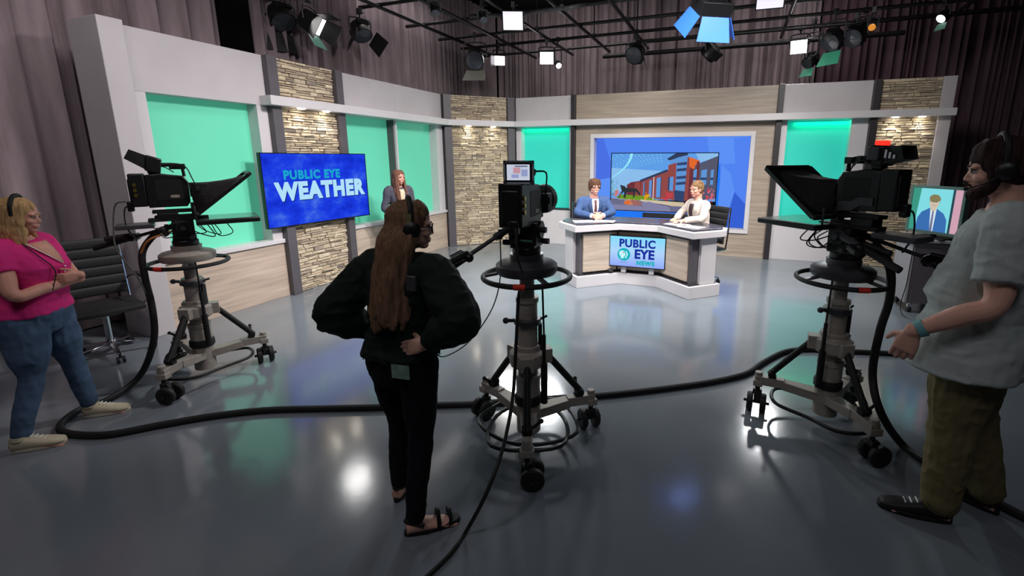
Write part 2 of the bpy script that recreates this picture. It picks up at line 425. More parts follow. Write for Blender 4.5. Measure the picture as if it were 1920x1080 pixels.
def stone_column(a, b, rot, w, seed, label):
    t = thing('stone_column', label, 'stone column', W(a, b), rot)
    obj('core', MB().box(-w / 2, w / 2, 0, .12, 0, TOP), m_slate, t)
    obj('stone_facing', stone_mb(w, .002, SH0 - .002, seed), m_stone, t, smooth=False)
    obj('stone_facing', stone_mb(w, SH1 + .002, TOP, seed + 50, .04), m_stone, t, smooth=False)
    puck(t, -w * .22, -.13, SH0 + .002, None); puck(t, w * .22, -.13, SH0 + .002, None)
    for sx in (-1, 1):
        p = V((sx * w * .22, -.125, SH0 - .03)); R = Matrix.Rotation(rot, 4, 'Z')
        pw = W(a, b) + R @ p; tg = W(a, b) + R @ V((sx * w * .22, -.02, 1.2))
        spot('downlight_beam', pw, tg, 9, 95, .7, .02, (1, .93, .8))
    return t
LW = ROT + PI / 2          # left wall faces +a
stone_column(-5.47, 4.88, LW, .92, 1, 'stone faced column behind the blue weather screen')
DG = ROT + PI / 4          # diagonal corner faces (+a,-b)
dc = ((-5.46 - 4.40) / 2, (8.05 + 9.10) / 2); dn = V((1, -1, 0)).normalized()
stone_column(dc[0] + .0, dc[1] - .0, DG, 1.16, 2, 'stone faced column in the corner between the weather wall and the desk wall')
stone_column(2.5, 9.12, ROT, .80, 3, 'stone faced column at the right end of the set')

# ------------------------------------------------------------------ posts (dark uprights)
def post(a0, a1, b0, b1, mat, label, z1=TOP):
    o = obj('upright_post', MB().box(-(a1 - a0) / 2, (a1 - a0) / 2, -(b1 - b0) / 2, (b1 - b0) / 2, 0, z1), mat, bev=.004, smooth=False,
            loc=W((a0 + a1) / 2, (b0 + b1) / 2), rotz=ROT)
    return tag(o, label, 'post')
def post_d(off, wd, label, mat=None):
    p = W(*dc) + (Matrix.Rotation(DG, 4, 'Z') @ V((off, 0, 0)))
    o = obj('upright_post', MB().box(-wd / 2, wd / 2, -.09, .12, 0, TOP), mat or m_slate, bev=.004, smooth=False, loc=p, rotz=DG)
    return tag(o, label, 'post')
post(-5.62, -5.37, 4.29, 4.42, m_slate, 'slate grey upright left of the stone behind the weather screen')
post(-5.62, -5.37, 5.34, 5.46, m_slate, 'slate grey upright right of the stone behind the weather screen')
post(-5.66, -5.50, 6.62, 6.70, m_slate, 'thin grey mullion between two green panels behind the weather presenter', SH0)
post(-5.62, -5.40, 8.02, 8.10, m_dark, 'thin dark upright where the weather wall meets the corner')
post_d(-.66, .15, 'slate grey upright left of the corner stone column')
post_d(.66, .15, 'slate grey upright right of the corner stone column')
post(-3.10, -3.02, 9.0, 9.3, m_dark, 'dark upright left of the wooden wall behind the male anchor')
post(.62, .71, 9.0, 9.3, m_dark, 'dark upright right of the wooden wall behind the desk')
post(2.0, 2.10, 9.0, 9.3, m_dark, 'dark upright left of the stone at the right end')

# ------------------------------------------------------------------ window bays with green panels
def bay(n_, lx, rot, wd, label_p, label_h, low_mat, ledge, fl, fr_, mat, low_label, glow=0):
    """white header above, green translucent panel, low wall below; local x along the wall, -y towards the room"""
    loc = lx
    o = obj('header_panel', MB().box(-wd / 2, wd / 2, 0, .3, SH0, TOP), m_header, bev=.004, smooth=False, loc=loc, rotz=rot); tag(o, label_h, 'header panel')
    t = thing('green_panel', label_p, 'green panel', loc, rot)
    x0, x1 = -wd / 2 + fl, wd / 2 - fr_
    obj('light_stop', MB().box(-wd / 2 + .005, wd / 2 - .005, .24, .26, .74, SH0), m_black, t, smooth=False)  # added board that stops the panel glow leaking out behind
    obj('panel', MB().box(x0 - .02, x1 + .02, .17, .19, .74, SH0), mat, t, smooth=False)
    obj('frame_side', MB().box(-wd / 2, x0, .0, .2, .76, SH0), m_white, t, bev=.003, smooth=False)
    obj('frame_side', MB().box(x1, wd / 2, .0, .2, .76, SH0), m_white, t, bev=.003, smooth=False)
    o = thing('low_wall', low_label, 'low wall', loc, rot)
    obj('facing', MB().box(-wd / 2, wd / 2, -.01 if ledge else .02, .3, 0, .72 if ledge else .74), low_mat, o, bev=.003, smooth=False)
    if ledge: obj('ledge', MB().box(-wd / 2, wd / 2, -.04, .3, .72, .77), m_white, o, bev=.004, smooth=False)
    else: obj('sill', MB().box(-wd / 2, wd / 2, 0, .3, .74, .765), m_dark, o, smooth=False)
    if glow:
        R = Matrix.Rotation(rot, 4, 'Z')
        a_ = area('panel_strip_light', loc + R @ V((0, .12, SH0 - .02)), loc + R @ V((0, .17, 1.2)), glow, wd - fl - fr_ - .1, (.02, 1, .5), .03); 
    return t
def bL(b0, b1): return W(-5.46, (b0 + b1) / 2)
bay(1, bL(2.88, 4.29), LW, 1.41, 'large green panel behind the left studio camera', 'white header panel at the far left over the first green panel',
    m_wood, True, .12, .14, m_teal, 'low pale wood wall under the large left green panel')
bay(2, bL(5.46, 6.66), LW, 1.20, 'green panel just right of the weather screen', 'long white header panel left half, above the weather presenter', m_wood, True, .02, .02, m_teal,
    'low pale wood wall right of the weather screen')
bay(3, bL(6.66, 8.02), LW, 1.36, 'green panel behind the weather presenter', 'long white header panel right half, above the weather presenter', m_wood, True, .02, .2, m_teal,
    'low pale wood wall below the weather presenter')
def bR(a0, a1): return W((a0 + a1) / 2, 9.11)
bay(4, bR(-4.36, -3.10), ROT, 1.26, 'narrow green panel between the corner stone and the male anchor', 'short white header panel right of the corner stone', m_white, False, .12, .06, m_teal2,
    'low white wall under the narrow green panel', 1.5)
bay(5, bR(.71, 2.0), ROT, 1.29, 'green panel right of the big blue display', 'white header panel right of the wooden wall', m_white, False, .1, .24, m_teal2,
    'low white wall behind the right studio camera', 2)
# ends
o = thing('end_pillar', 'tall white pillar closing the left end of the set', 'pillar', W(-5.62, 2.78), ROT)
obj('casing', MB().box(-.24, .22, -.1, .1, 0, TOP + .03), m_header, o, bev=.006, smooth=False)
o = thing('end_pillar', 'white pillar closing the right end of the set', 'pillar', W(2.98, 9.12), ROT)
obj('casing', MB().box(-.08, .09, -.06, .3, 0, TOP), m_header, o, bev=.006, smooth=False)
# lighting ledge: one continuous shelf from the first stone column to the right end
led = [(-5.46, 4.20), (-5.46, 8.05), (-4.40, 9.11), (3.08, 9.11)]
led_o = [(-5.27, 4.20), (-5.27, 7.97), (-4.32, 8.92), (3.08, 8.92)]
mb = MB(); poly = led + led_o[::-1]; n = 4
for i in range(3):
    q = [led[i], led[i + 1], led_o[i + 1], led_o[i]]
    mb.prism(q, SH0, SH1)
o = obj('lighting_ledge', mb, m_white, smooth=False, rotz=ROT, bev=.004); tag(o, 'long white ledge running round the set above the stone and green panels', 'ledge')

# ------------------------------------------------------------------ wooden wall behind the desk with the framed display niche
A0, A1 = -3.02, .62; NA0, NA1, NZ0, NZ1 = -2.71, .32, .44, 2.27
t = thing('wooden_wall', 'grey oak wall behind the news desk', 'wooden wall', W((A0 + A1) / 2, 9.11), ROT)
cx = (A0 + A1) / 2
m1 = MB().box(A0 - cx, NA0 - cx + .03, 0, .25, 0, SH0).box(NA1 - cx - .03, A1 - cx, 0, .25, 0, SH0).box(NA0 - cx + .03, NA1 - cx - .03, 0, .25, 0, NZ0 + .03).box(NA0 - cx + .03, NA1 - cx - .03, 0, .25, NZ1 - .03, SH0)
obj('board_panel', m1, m_woodg, t, smooth=False)
obj('header_board', MB().box(A0 - cx, A1 - cx, 0, .25, SH0 + .01, TOP), m_woodg, t, smooth=False)
fw = .075; m2 = MB()
for x0, x1, z0, z1 in ((NA0, NA1, NZ0, NZ0 + fw), (NA0, NA1, NZ1 - fw, NZ1), (NA0, NA0 + fw, NZ0 + fw, NZ1 - fw), (NA1 - fw, NA1, NZ0 + fw, NZ1 - fw)):
    m2.box(x0 - cx, x1 - cx, -.03, .20, z0, z1)
obj('niche_frame', m2, m_white, t, bev=.004, smooth=False)
def flat(polys, mats_idx, y):
    """coplanar printed / screen graphics: polygons (x,z) stepping 0.4 mm towards the viewer (-y)"""
    mb = MB()
    for i, (pl, k) in enumerate(zip(polys, mats_idx)):
        mb.add([(x, y - .0004 * i, z) for x, z in pl], [tuple(range(len(pl)))], k)
    return mb
# backlit blue graphic wall in the niche
bw, bh = NA1 - NA0 - 2 * fw, NZ1 - NZ0 - 2 * fw
blues = [emat('blue_backlit', (84, 134, 246), .95), emat('blue_backlit_violet', (78, 116, 236), .92), emat('blue_backlit_bright', (36, 122, 250), .95), emat('blue_backlit_deep', (58, 102, 222), .88), emat('blue_backlit_pale', (96, 148, 250), .95)]
g = thing('backlit_panel', 'glowing blue graphic panel in the white frame behind the anchors', 'backlit panel', W(cx + (NA0 + NA1) / 2 - cx, 9.11), ROT)
obj('light_box', MB().box(-bw / 2, bw / 2, .16, .2, NZ0 + fw, NZ1 - fw), m_dark, g, smooth=False)
X = lambda x: (x - .5) * bw
Z = lambda z: NZ0 + fw + z * bh
def P(*pts): return [(X(x), Z(z)) for x, z in pts]
polys = [P((0, 0), (1, 0), (1, 1), (0, 1)), P((0, 0), (.14, 0), (.14, .55), (0, .5)), P((0, .5), (.14, .55), (.05, 1), (0, 1)), P((.14, 0), (.36, 0), (.36, .14), (.14, .14)),
         P((.76, 0), (.86, 0), (.83, .7), (.76, .7)), P((.86, 0), (1, 0), (1, .27), (.93, .40)), P((.74, 1), (.76, .8), (.85, .7), (.98, .72), (1, .9), (1, 1)), P((.9, .98), (.93, .6), (1, .55), (1, 1)), P((.83, 0), (.88, 0), (.93, .4), (.90, .6), (.84, .7))]
obj('graphic', flat(polys, [0, 4, 1, 2, 2, 3, 4, 0, 4], .158), blues, g, smooth=False)
# ------------------------------------------------------------------ screens
def text_mb(body, size, x, z, y, mi=0, bold=.02, sx=1.0, spacing=1.0, align='CENTER'):
    cu = bpy.data.curves.new('t', 'FONT'); cu.body = body; cu.size = size; cu.offset = bold * size; cu.space_character = spacing
    cu.align_x = align; cu.align_y = 'CENTER'; cu.resolution_u = 4
    o = bpy.data.objects.new('t', cu); C.objects.link(o)
    dg = bpy.context.evaluated_depsgraph_get(); dg.update()
    me = bpy.data.meshes.new_from_object(o.evaluated_get(dg))
    vs = [(x + v.co.x * sx, y, z + v.co.y) for v in me.vertices]; fs = [tuple(p.vertices) for p in me.polygons]
    bpy.data.objects.remove(o); return vs, fs, mi
def disc(x, z, rx, rz=None, n=32, a0=0, a1=2 * PI):
    rz = rz or rx; return [(x + rx * math.cos(a0 + (a1 - a0) * i / n), z + rz * math.sin(a0 + (a1 - a0) * i / n)) for i in range(n)]
def tv(name, label, W_, H_, loc, rotz, pitch=0, depth=.05, bez=.012, stand=None, cat='screen'):
    t = thing(name, label, cat, loc, rotz); t.rotation_euler.x = pitch
    f = MB().box(-W_ / 2, W_ / 2, 0, depth, -H_ / 2, H_ / 2)
    obj('housing', f, m_gloss, t, bev=.004, smooth=False)
    b = MB()
    for x0, x1, z0, z1 in ((-W_ / 2, W_ / 2, -H_ / 2, -H_ / 2 + bez), (-W_ / 2, W_ / 2, H_ / 2 - bez, H_ / 2), (-W_ / 2, -W_ / 2 + bez, -H_ / 2 + bez, H_ / 2 - bez), (W_ / 2 - bez, W_ / 2, -H_ / 2 + bez, H_ / 2 - bez)):
        b.box(x0, x1, -.006, 0, z0, z1)
    obj('bezel', b, m_gloss, t, smooth=False); return t
# weather screen
def cloud_mat():
    m = bpy.data.materials.new('weather_screen'); m.use_nodes = True; nt = m.node_tree; N, L = nt.nodes, nt.links; N.clear()
    tc = N.new('ShaderNodeTexCoord'); mp = N.new('ShaderNodeMapping'); mp.inputs['Scale'].default_value = (2.2, 1, 3.2)
    nz = N.new('ShaderNodeTexNoise'); nz.inputs['Scale'].default_value = 1.3; nz.inputs['Detail'].default_value = 7; nz.inputs['Roughness'].default_value = .6
    rp = N.new('ShaderNodeValToRGB'); e = rp.color_ramp.elements; e[0].position = .35; e[0].color = lin((18, 44, 196)); e[1].position = .8; e[1].color = lin((110, 145, 235))
    k = e.new(.5); k.color = lin((28, 60, 226)); k = e.new(.6); k.color = lin((44, 84, 226))
    em = N.new('ShaderNodeEmission'); em.inputs[1].default_value = 1.0; o = N.new('ShaderNodeOutputMaterial')
    L.new(tc.outputs['Object'], mp.inputs[0]); L.new(mp.outputs[0], nz.inputs['Vector']); L.new(nz.outputs[0], rp.inputs[0]); L.new(rp.outputs[0], em.inputs[0]); L.new(em.outputs[0], o.inputs[0])
    return m
t = tv('weather_screen', 'large screen reading PUBLIC EYE WEATHER on the stone column', 1.66, .94, V((-3.235, 6.45, 1.40)), math.radians(66.3))
mb = MB().box(-.818, .818, -.003, 0, -.458, .458, 0)
vs, fs, _ = text_mb('PUBLIC EYE', .155, -.11, .185, -.0045, bold=.05, sx=.98, spacing=1.15); mb.add(vs, fs, 1)
vs, fs, _ = text_mb('WEATHER', .30, 0.035, -.03, -.0055, bold=.062, sx=.93, spacing=1.13); mb.add([(x + .012, y, z - .012) for x, y, z in vs], fs, 3); mb.add([(x, y - .001, z) for x, y, z in vs], fs, 2)
obj('display', mb, [cloud_mat(), emat('screen_teal', (28, 165, 205)), emat('screen_pale_blue', (176, 224, 250)), emat('screen_navy', (20, 40, 130))], t, smooth=False)
obj('wall_bracket', MB().box(-.25, .25, .05, .11, -.2, .2), m_black, t)

# big display behind the desk
tvW, tvH = 2.0, 1.125
TVA = (-2.264 - .264) / 2
t = tv('wall_display', 'large display with a campus picture between the two anchors', tvW, tvH, W(TVA, 9.02, 1.345), ROT)
cols = dict(sky=(96, 160, 232), sky2=(140, 190, 238), pale=(150, 235, 250), brick=(146, 74, 72), brick2=(110, 52, 60), glass=(96, 150, 214), glassd=(52, 70, 110), orange=(226, 106, 50), roof=(50, 62, 92),
            grass=(110, 150, 40), pave=(108, 108, 140), pave2=(132, 130, 164), rock=(196, 128, 96), rock2=(160, 104, 100), red=(200, 66, 78), yellow=(224, 160, 30), bronze=(48, 52, 56), green=(20, 120, 50), cream=(206, 190, 160), slate=(86, 88, 110), pink=(206, 112, 128), white=(226, 222, 230), teal=(60, 200, 190))
keys = list(cols); cm = [emat('display_' + k, cols[k], .98) for k in keys]
pl = []; ki = []
def A(k, *pts): pl.append([((x / 1.0 - .5) * (tvW - .03), (.5 - z) * (tvH - .03)) for x, z in pts]); ki.append(keys.index(k))
A('sky', (0, 0), (1, 0), (1, .8), (0, .8)); A('sky2', (.0, .25), (.5, .3), (.62, .45), (.3, .6), (0, .7)); A('sky2', (.8, 0), (1, 0), (1, .06), (.84, .15))
A('brick2', (.16, .55), (.2, .5), (.3, .47), (.3, .75), (.16, .75)); A('brick', (.24, .5), (.29, .49), (.30, .75), (.23, .75))
A('brick', (.30, .47), (.56, .28), (.56, .80), (.30, .75)); A('roof', (.285, .46), (.545, .27), (.56, .30), (.30, .49))
for x0, x1 in ((.325, .34), (.38, .41), (.45, .495)):
    f = lambda x: .52 - (x - .3) * .65
    A('glass', (x0, f(x0)), (x1, f(x1)), (x1, .76), (x0, .75)); A('glassd', (x1 - .006, f(x1)), (x1, f(x1)), (x1, .76), (x1 - .006, .76))
A('roof', (.54, .09), (.62, 0), (.73, 0), (.73, .03), (.56, .12)); A('glass', (.575, .12), (.64, .07), (.64, .17), (.575, .19))
A('brick', (.555, .2), (.63, .155), (.635, .8), (.555, .78)); A('glass', (.575, .4), (.61, .39), (.61, .64), (.575, .63)); A('glassd', (.56, .4), (.575, .4), (.575, .63), (.56, .62))
A('glass', (.635, .07), (.73, .03), (.72, .64), (.63, .62))
for z in (.14, .24, .37, .47): A('glassd', (.635, z + .02), (.725, z), (.725, z + .05), (.635, z + .065))
A('glassd', (.62, .62), (.72, .64), (.72, .82), (.63, .8)); A('brick2', (.73, .05), (.80, .16), (.80, .8), (.715, .8)); A('brick', (.73, .05), (.76, .1), (.75, .8), (.715, .8))
A('orange', (.745, .06), (.84, .12), (.835, .24), (.78, .26), (.75, .22)); A('slate', (.80, .20), (.99, .05), (1, .05), (1, .75), (.79, .8)); A('brick2', (.815, .14), (.84, .13), (.84, .75), (.81, .75))
for x0, x1 in ((.79, .82), (.86, .91), (.945, .97)): A('glass', (x0, .28), (x1, .26), (x1, .52), (x0, .52)); A('glassd', (x0, .40), (x1, .40), (x1, .44), (x0, .44))
A('grass', (.05, .78), (.1, .72), (.35, .74), (.5, .82), (.3, .82), (.1, .80)); A('cream', (.3, .80), (.72, .83), (.72, .93), (.5, .87), (.3, .83))
A('pave', (0, .78), (.35, .84), (.6, .9), (1, .9), (1, 1), (0, 1)); A('pave2', (.3, .86), (.38, .83), (.58, .92), (.6, 1), (.35, .97)); A('pave2', (0, .9), (.3, .92), (.55, 1), (.0, 1))
rr = random.Random(4)
for i in range(46):   # shrubs with red, pink and yellow leaves
    for (cx0, cz0, sx, sz, k) in ((.56, .72, .05, .09, 'red'), (.95, .72, .06, .16, 'pink' if i % 2 else 'red'), (.355, .74, .03, .06, 'yellow'), (.06, .70, .03, .05, 'yellow' if i % 3 else 'pink')):
        if i > 22 and k == 'yellow': continue
        x = cx0 + rr.gauss(0, sx * .45); z = cz0 + rr.gauss(0, sz * .4); r = rr.uniform(.004, .012)
        if .01 < x < .99 and z < .9: A(k, (x - r, z), (x, z - r * 2), (x + r, z), (x, z + r * 2))
for i in range(40):
    x = .02 + i * .015; z = .79 + .0018 * i + rr.uniform(-.01, .012); r = .005; A('white', (x - r, z), (x, z - r * 1.4), (x + r, z), (x, z + r * 1.4))
A('rock', (.13, .88), (.15, .82), (.2, .80), (.25, .83), (.25, .9), (.18, .91)); A('rock2', (.2, .82), (.26, .81), (.31, .86), (.32, .9), (.24, .92)); A('orange', (.14, .85), (.19, .83), (.2, .88), (.15, .9))
# four-legged bronze sculpture on the rocks
A('bronze', (.09, .55), (.14, .57), (.15, .6), (.26, .61), (.3, .7), (.29, .73), (.25, .66), (.24, .77), (.225, .77), (.23, .67), (.16, .68), (.15, .78), (.13, .78), (.135, .67), (.10, .72), (.085, .79), (.075, .78), (.11, .66), (.1, .6))
A('white', (.42, .4), (.427, .4), (.427, .8), (.42, .8))
for k in range(9):    # curved dotted bands of light across the sky
    R_ = .55 + k * .05
    for i in range(26):
        th = PI * (.52 + .46 * i / 26); x = .52 + R_ * math.cos(th) * .93; z = .78 - R_ * math.sin(th) * 1.15 + .12 * k * .2; r = .0035 + .001 * (k % 3)
        if 0.004 < x < .5 and 0.005 < z < .75: A('pale' if i < 17 else 'teal', (x - r, z), (x, z - r * 1.7), (x + r, z), (x, z + r * 1.7))
band = [(.004 + .18 * (1 - (1 - q) ** 2) ** 1.0, .42 - .42 * q) for q in [i / 10 for i in range(11)]]
A('pale', *([(max(.002, x), z) for x, z in band] + [(x + .015 + .012 * i / 10, z) for i, (x, z) in list(enumerate(band))[::-1]]))
for i in range(60):
    x = .004 + rr.random() ** 2 * .06; z = .46 + rr.random() * .28; r = .004; A('green', (x - r if x > r else 0, z), (x, z - r * 1.7), (x + r, z), (x, z + r * 1.7))
mb = MB()
for i, (p_, k) in enumerate(zip(pl, ki)): mb.add([(x, -.001 - .00001 * i, z) for x, z in p_], [tuple(range(len(p_)))], k)
mb.v = list(mb.v)
obj('display', mb, cm, t, smooth=False)
obj('mount_arm', MB().box(-.3, .3, .05, .2, -.25, .2), m_black, t)
o = obj('sound_bar', MB().box(-.46, .46, -.05, .05, 0, .085), m_black, bev=.01, loc=W(TVA + .12, 9.04, .67), rotz=ROT); tag(o, 'black bar under the wall display behind the desk', 'sound bar')
obj('bracket', MB().box(-.05, .05, .04, .2, .02, .07), m_dark, o)

# ------------------------------------------------------------------ news desk
DC = W(-1.19, 6.30)
t = thing('news_desk', 'white and oak news desk with angled wings and dark top', 'desk', DC, ROT)
def mir(pts): return pts + [(-x, y) for x, y in pts[::-1]]
def offs(poly, d):
    out = []; n = len(poly)
    for i in range(n):
        p0, p1, p2 = V(poly[i - 1] + (0,)), V(poly[i] + (0,)), V(poly[(i + 1) % n] + (0,))
        a = (p1 - p0).normalized(); b = (p2 - p1).normalized(); na = V((a.y, -a.x, 0)); nb = V((b.y, -b.x, 0)); m_ = (na + nb).normalized(); k = d / max(.3, m_.dot(na)); q = p1 + m_ * k; out.append((q.x, q.y))
    return out
base = mir([(-.62, .42), (-1.12, .02), (-.76, -.33), (-.27, .13)])
base = [(-.70, .44), (-1.13, .03), (-.76, -.335), (-.27, .13), (.27, .13), (.76, -.335), (1.13, .03), (.70, .44)]
obj('plinth', MB().prism(base, 0, .165), m_white, t, bev=.006, smooth=False)
obj('plinth_edge', MB().prism(offs(base, -.04), .165, .178), m_dark, t, smooth=False)
body = offs(base, -.085)
obj('carcass', MB().prism(body, .17, .83), m_slate, t, smooth=False)
slabp = offs(base, .0)
slabp = [(-.62, .78), (-1.17, .26), (-1.16, .02), (-.78, -.36), (-.27, .10), (.27, .10), (.78, -.36), (1.16, .02), (1.17, .26), (.62, .78)]
obj('counter_slab', MB().prism(slabp, .80, .885), m_white, t, bev=.006, smooth=False)
m_top = noisy(nmat('dark_desk_top', (66, 64, 74), .25), (10, 10, 10), .08)
obj('desk_top', MB().prism(offs(slabp, -.05), .885, .91), m_top, t, bev=.004, smooth=False)
def panel_between(p, q, z0, z1, th, m0=.05, m1=.05):
    p, q = V(p + (0,)), V(q + (0,)); d = (q - p).normalized(); n = V((d.y, -d.x, 0)); p = p + d * m0; q = q - d * m1
    c = (p + q) / 2 + V((0, 0, (z0 + z1) / 2)) + n * (th / 2)
    return c, ((q - p).length, th, z1 - z0), Matrix.Rotation(math.atan2(d.y, d.x), 4, 'Z')
for nm, (i, j) in {'front_panel': (3, 4), 'wing_panel': (2, 3), 'wing_panel.': (4, 5)}.items():
    c, sz, R = panel_between(body[i], body[j], .21, .76, .03, .045 if i != 3 else 0, .045 if i != 3 else 0)
    obj(nm.strip('.'), MB().cbox(c, sz, R), m_wood, t, bev=.003, smooth=False)
for i, j in ((1, 2), (5, 6)):
    c, sz, R = panel_between(body[i], body[j], .17, .81, .05, .12 if i == 5 else -.02, -.02 if i == 5 else .12)
    obj('side_panel', MB().cbox(c, sz, R), m_white, t, bev=.004, smooth=False)
for sx in (-1, 1): obj('screen_support', MB().box(sx * .2 - .035, sx * .2 + .035, .12, .17, .178, .4), m_white, t, smooth=False)
# desk screen
t = tv('desk_screen', 'screen reading PUBLIC EYE NEWS on the front of the desk', .80, .455, W(-1.195, 6.385, .50), ROT, depth=.05)
def grad_mat():
    m = bpy.data.materials.new('desk_screen_glow'); m.use_nodes = True; nt = m.node_tree; N, L = nt.nodes, nt.links; N.clear()
    tc = N.new('ShaderNodeTexCoord'); sp = N.new('ShaderNodeSeparateXYZ'); mr = N.new('ShaderNodeMapRange'); mr.inputs['From Min'].default_value = -.22; mr.inputs['From Max'].default_value = .22
    rp = N.new('ShaderNodeValToRGB'); e = rp.color_ramp.elements; e[0].color = lin((146, 168, 250)); e[1].color = lin((128, 220, 250)); k = e.new(.5); k.color = lin((176, 214, 250))
    em = N.new('ShaderNodeEmission'); o = N.new('ShaderNodeOutputMaterial')
    L.new(tc.outputs['Object'], sp.inputs[0]); L.new(sp.outputs[2], mr.inputs[0]); L.new(mr.outputs[0], rp.inputs[0]); L.new(rp.outputs[0], em.inputs[0]); L.new(em.outputs[0], o.inputs[0]); return m
mb = MB().box(-.388, .388, -.003, 0, -.216, .216, 0)
y = -.0045
vs, fs, _ = text_mb('PUBLIC', .155, 0.0, .115, y, bold=.04, sx=.97, spacing=1.08); mb.add(vs, fs, 1)
vs, fs, _ = text_mb('EYE', .18, .105, -.035, y, bold=.045, sx=.95, spacing=1.04); mb.add(vs, fs, 1)
vs, fs, _ = text_mb('NEWS', .082, .125, -.158, y, bold=.07, sx=1.0, spacing=1.2); mb.add(vs, fs, 2)
mb.add([(x, y, z) for x, z in disc(-.185, -.045, .092, n=40)], [tuple(range(40))], 2)
head = [(-.045, -.06), (-.045, -.035), (-.07, 0), (-.068, .032), (-.04, .056), (-.005, .056), (.015, .035), (.014, .02), (.03, -.006), (.016, -.012), (.016, -.03), (.002, -.034), (-.002, -.06)]
mb.add([(-.185 + x, y - .001, -.045 + z) for x, z in head], [tuple(range(len(head)))], 3)
for dx in (.0, ):
    prof = [(.02, .056), (.036, .052), (.062, .004), (.044, -.03), (.038, -.052), (.016, -.06), (.022, -.034), (.030, -.030), (.030, -.014), (.044, -.006), (.028, .024), (.03, .036)]
    mb.add([(-.185 + x, y - .001, -.045 + z) for x, z in prof], [tuple(range(len(prof)))], 3)
mb.add([(x, y - .002, z) for x, z in disc(-.185 - .005, -.045 + .028, .009, n=14)], [tuple(range(14))], 4)
for i in range(8): mb.add([(-.235 + i * .013 + a_, y, -.158 + b_) for a_, b_ in ((-.004, -.006), (.004, -.006), (.004, .006), (-.004, .006))], [(0, 1, 2, 3)], 5)
obj('display', mb, [grad_mat(), emat('screen_deep_blue', (30, 50, 158)), emat('screen_aqua', (22, 178, 190)), emat('screen_ice', (196, 244, 250)), emat('screen_eye_red', (170, 90, 90)), emat('screen_grey_blue', (100, 130, 180))], t, smooth=False)
# papers, pen
def paper(x, y, rz, label):
    o = obj('paper_sheet', MB().box(-.11, .11, -.15, .15, 0, .004), m_paper, loc=DC + Matrix.Rotation(ROT, 4, 'Z') @ V((x, y, .911)), rotz=ROT + rz, smooth=False); tag(o, label, 'paper')
def stack(x, y, rz, label): paper(x, y, rz, label)
paper(-.77, .0, PI / 2 + .5, 'white script sheet under the left forearm of the male anchor')
paper(-.50, .12, PI / 2 + .1, 'white script sheet nearest the middle in front of the male anchor')
paper(.52, .16, PI / 2 - .55, 'white script sheet under the hands of the female anchor')
paper(.72, -.02, PI / 2 - .4, 'white script sheet at the front edge of the desk before the female anchor')
# ------------------------------------------------------------------ lighting grid
GZ = 4.2
def pipe(a0, b0, a1, b1, z, label, r=.03):
    c = W((a0 + a1) / 2, (b0 + b1) / 2, z); p0 = W(a0, b0, z) - c; p1 = W(a1, b1, z) - c
    o = obj('grid_pipe', MB().cyl(p0, p1, r, n=12), m_pipe, loc=c); tag(o, label, 'pipe', 'pipes of the ceiling grid'); return o
AA = [-5.55, -4.7, -3.75, -2.86, -1.98, .7, 3.3]
BB = [6.6, 7.8, 8.85, 9.73, 10.6]
for i, a in enumerate(AA): pipe(a, 3.2 if i not in (3, 4) else 3.0, a, 11.0, GZ, 'black pipe of the ceiling grid running towards the back curtain')
for i, b in enumerate(BB): pipe(-6.0, b, 5.0 if i > 1 else 3.2, b, GZ + .05, 'black pipe of the ceiling grid running across the studio')
pipe(-1.98, 9.73, 5.0, 9.73, GZ - .12, 'black pipe of the ceiling grid running across the studio', .018)
for a, b in ((-2.86, 7.8), (-1.98, 8.85), (-3.75, 8.85), (.7, 8.85), (-4.7, 7.8), (-2.86, 9.73), (.7, 10.6), (-1.98, 9.73)):
    o = obj('hanger_rod', MB().cyl((0, 0, 0), (0, 0, 1.45), .012, n=8).box(-.035, .035, -.035, .035, -.02, .05), m_pipe, loc=W(a, b, GZ + .04)); tag(o, 'thin rod hanging the pipe grid from the black ceiling', 'rod', 'rods hanging the ceiling grid')
pipe(-2.9, 10.6, 2.7, 10.6, 4.02, 'black pipe of the ceiling grid running across the studio', .045)
# drooping cable on the grid
c = at(1000, 20, 4.2)
pts = smooth_path([at(880, 30, 4.15) - c, at(960, 28, 4.13) - c, at(1020, 20, 4.12) - c, at(1070, 14, 4.0) - c, at(1100, 8, 4.18) - c], 6)
o = obj('grid_cable', MB().tube(pts, .03, 8), m_greyd, loc=c); tag(o, 'thick grey cable looping along the grid pipes', 'cable')

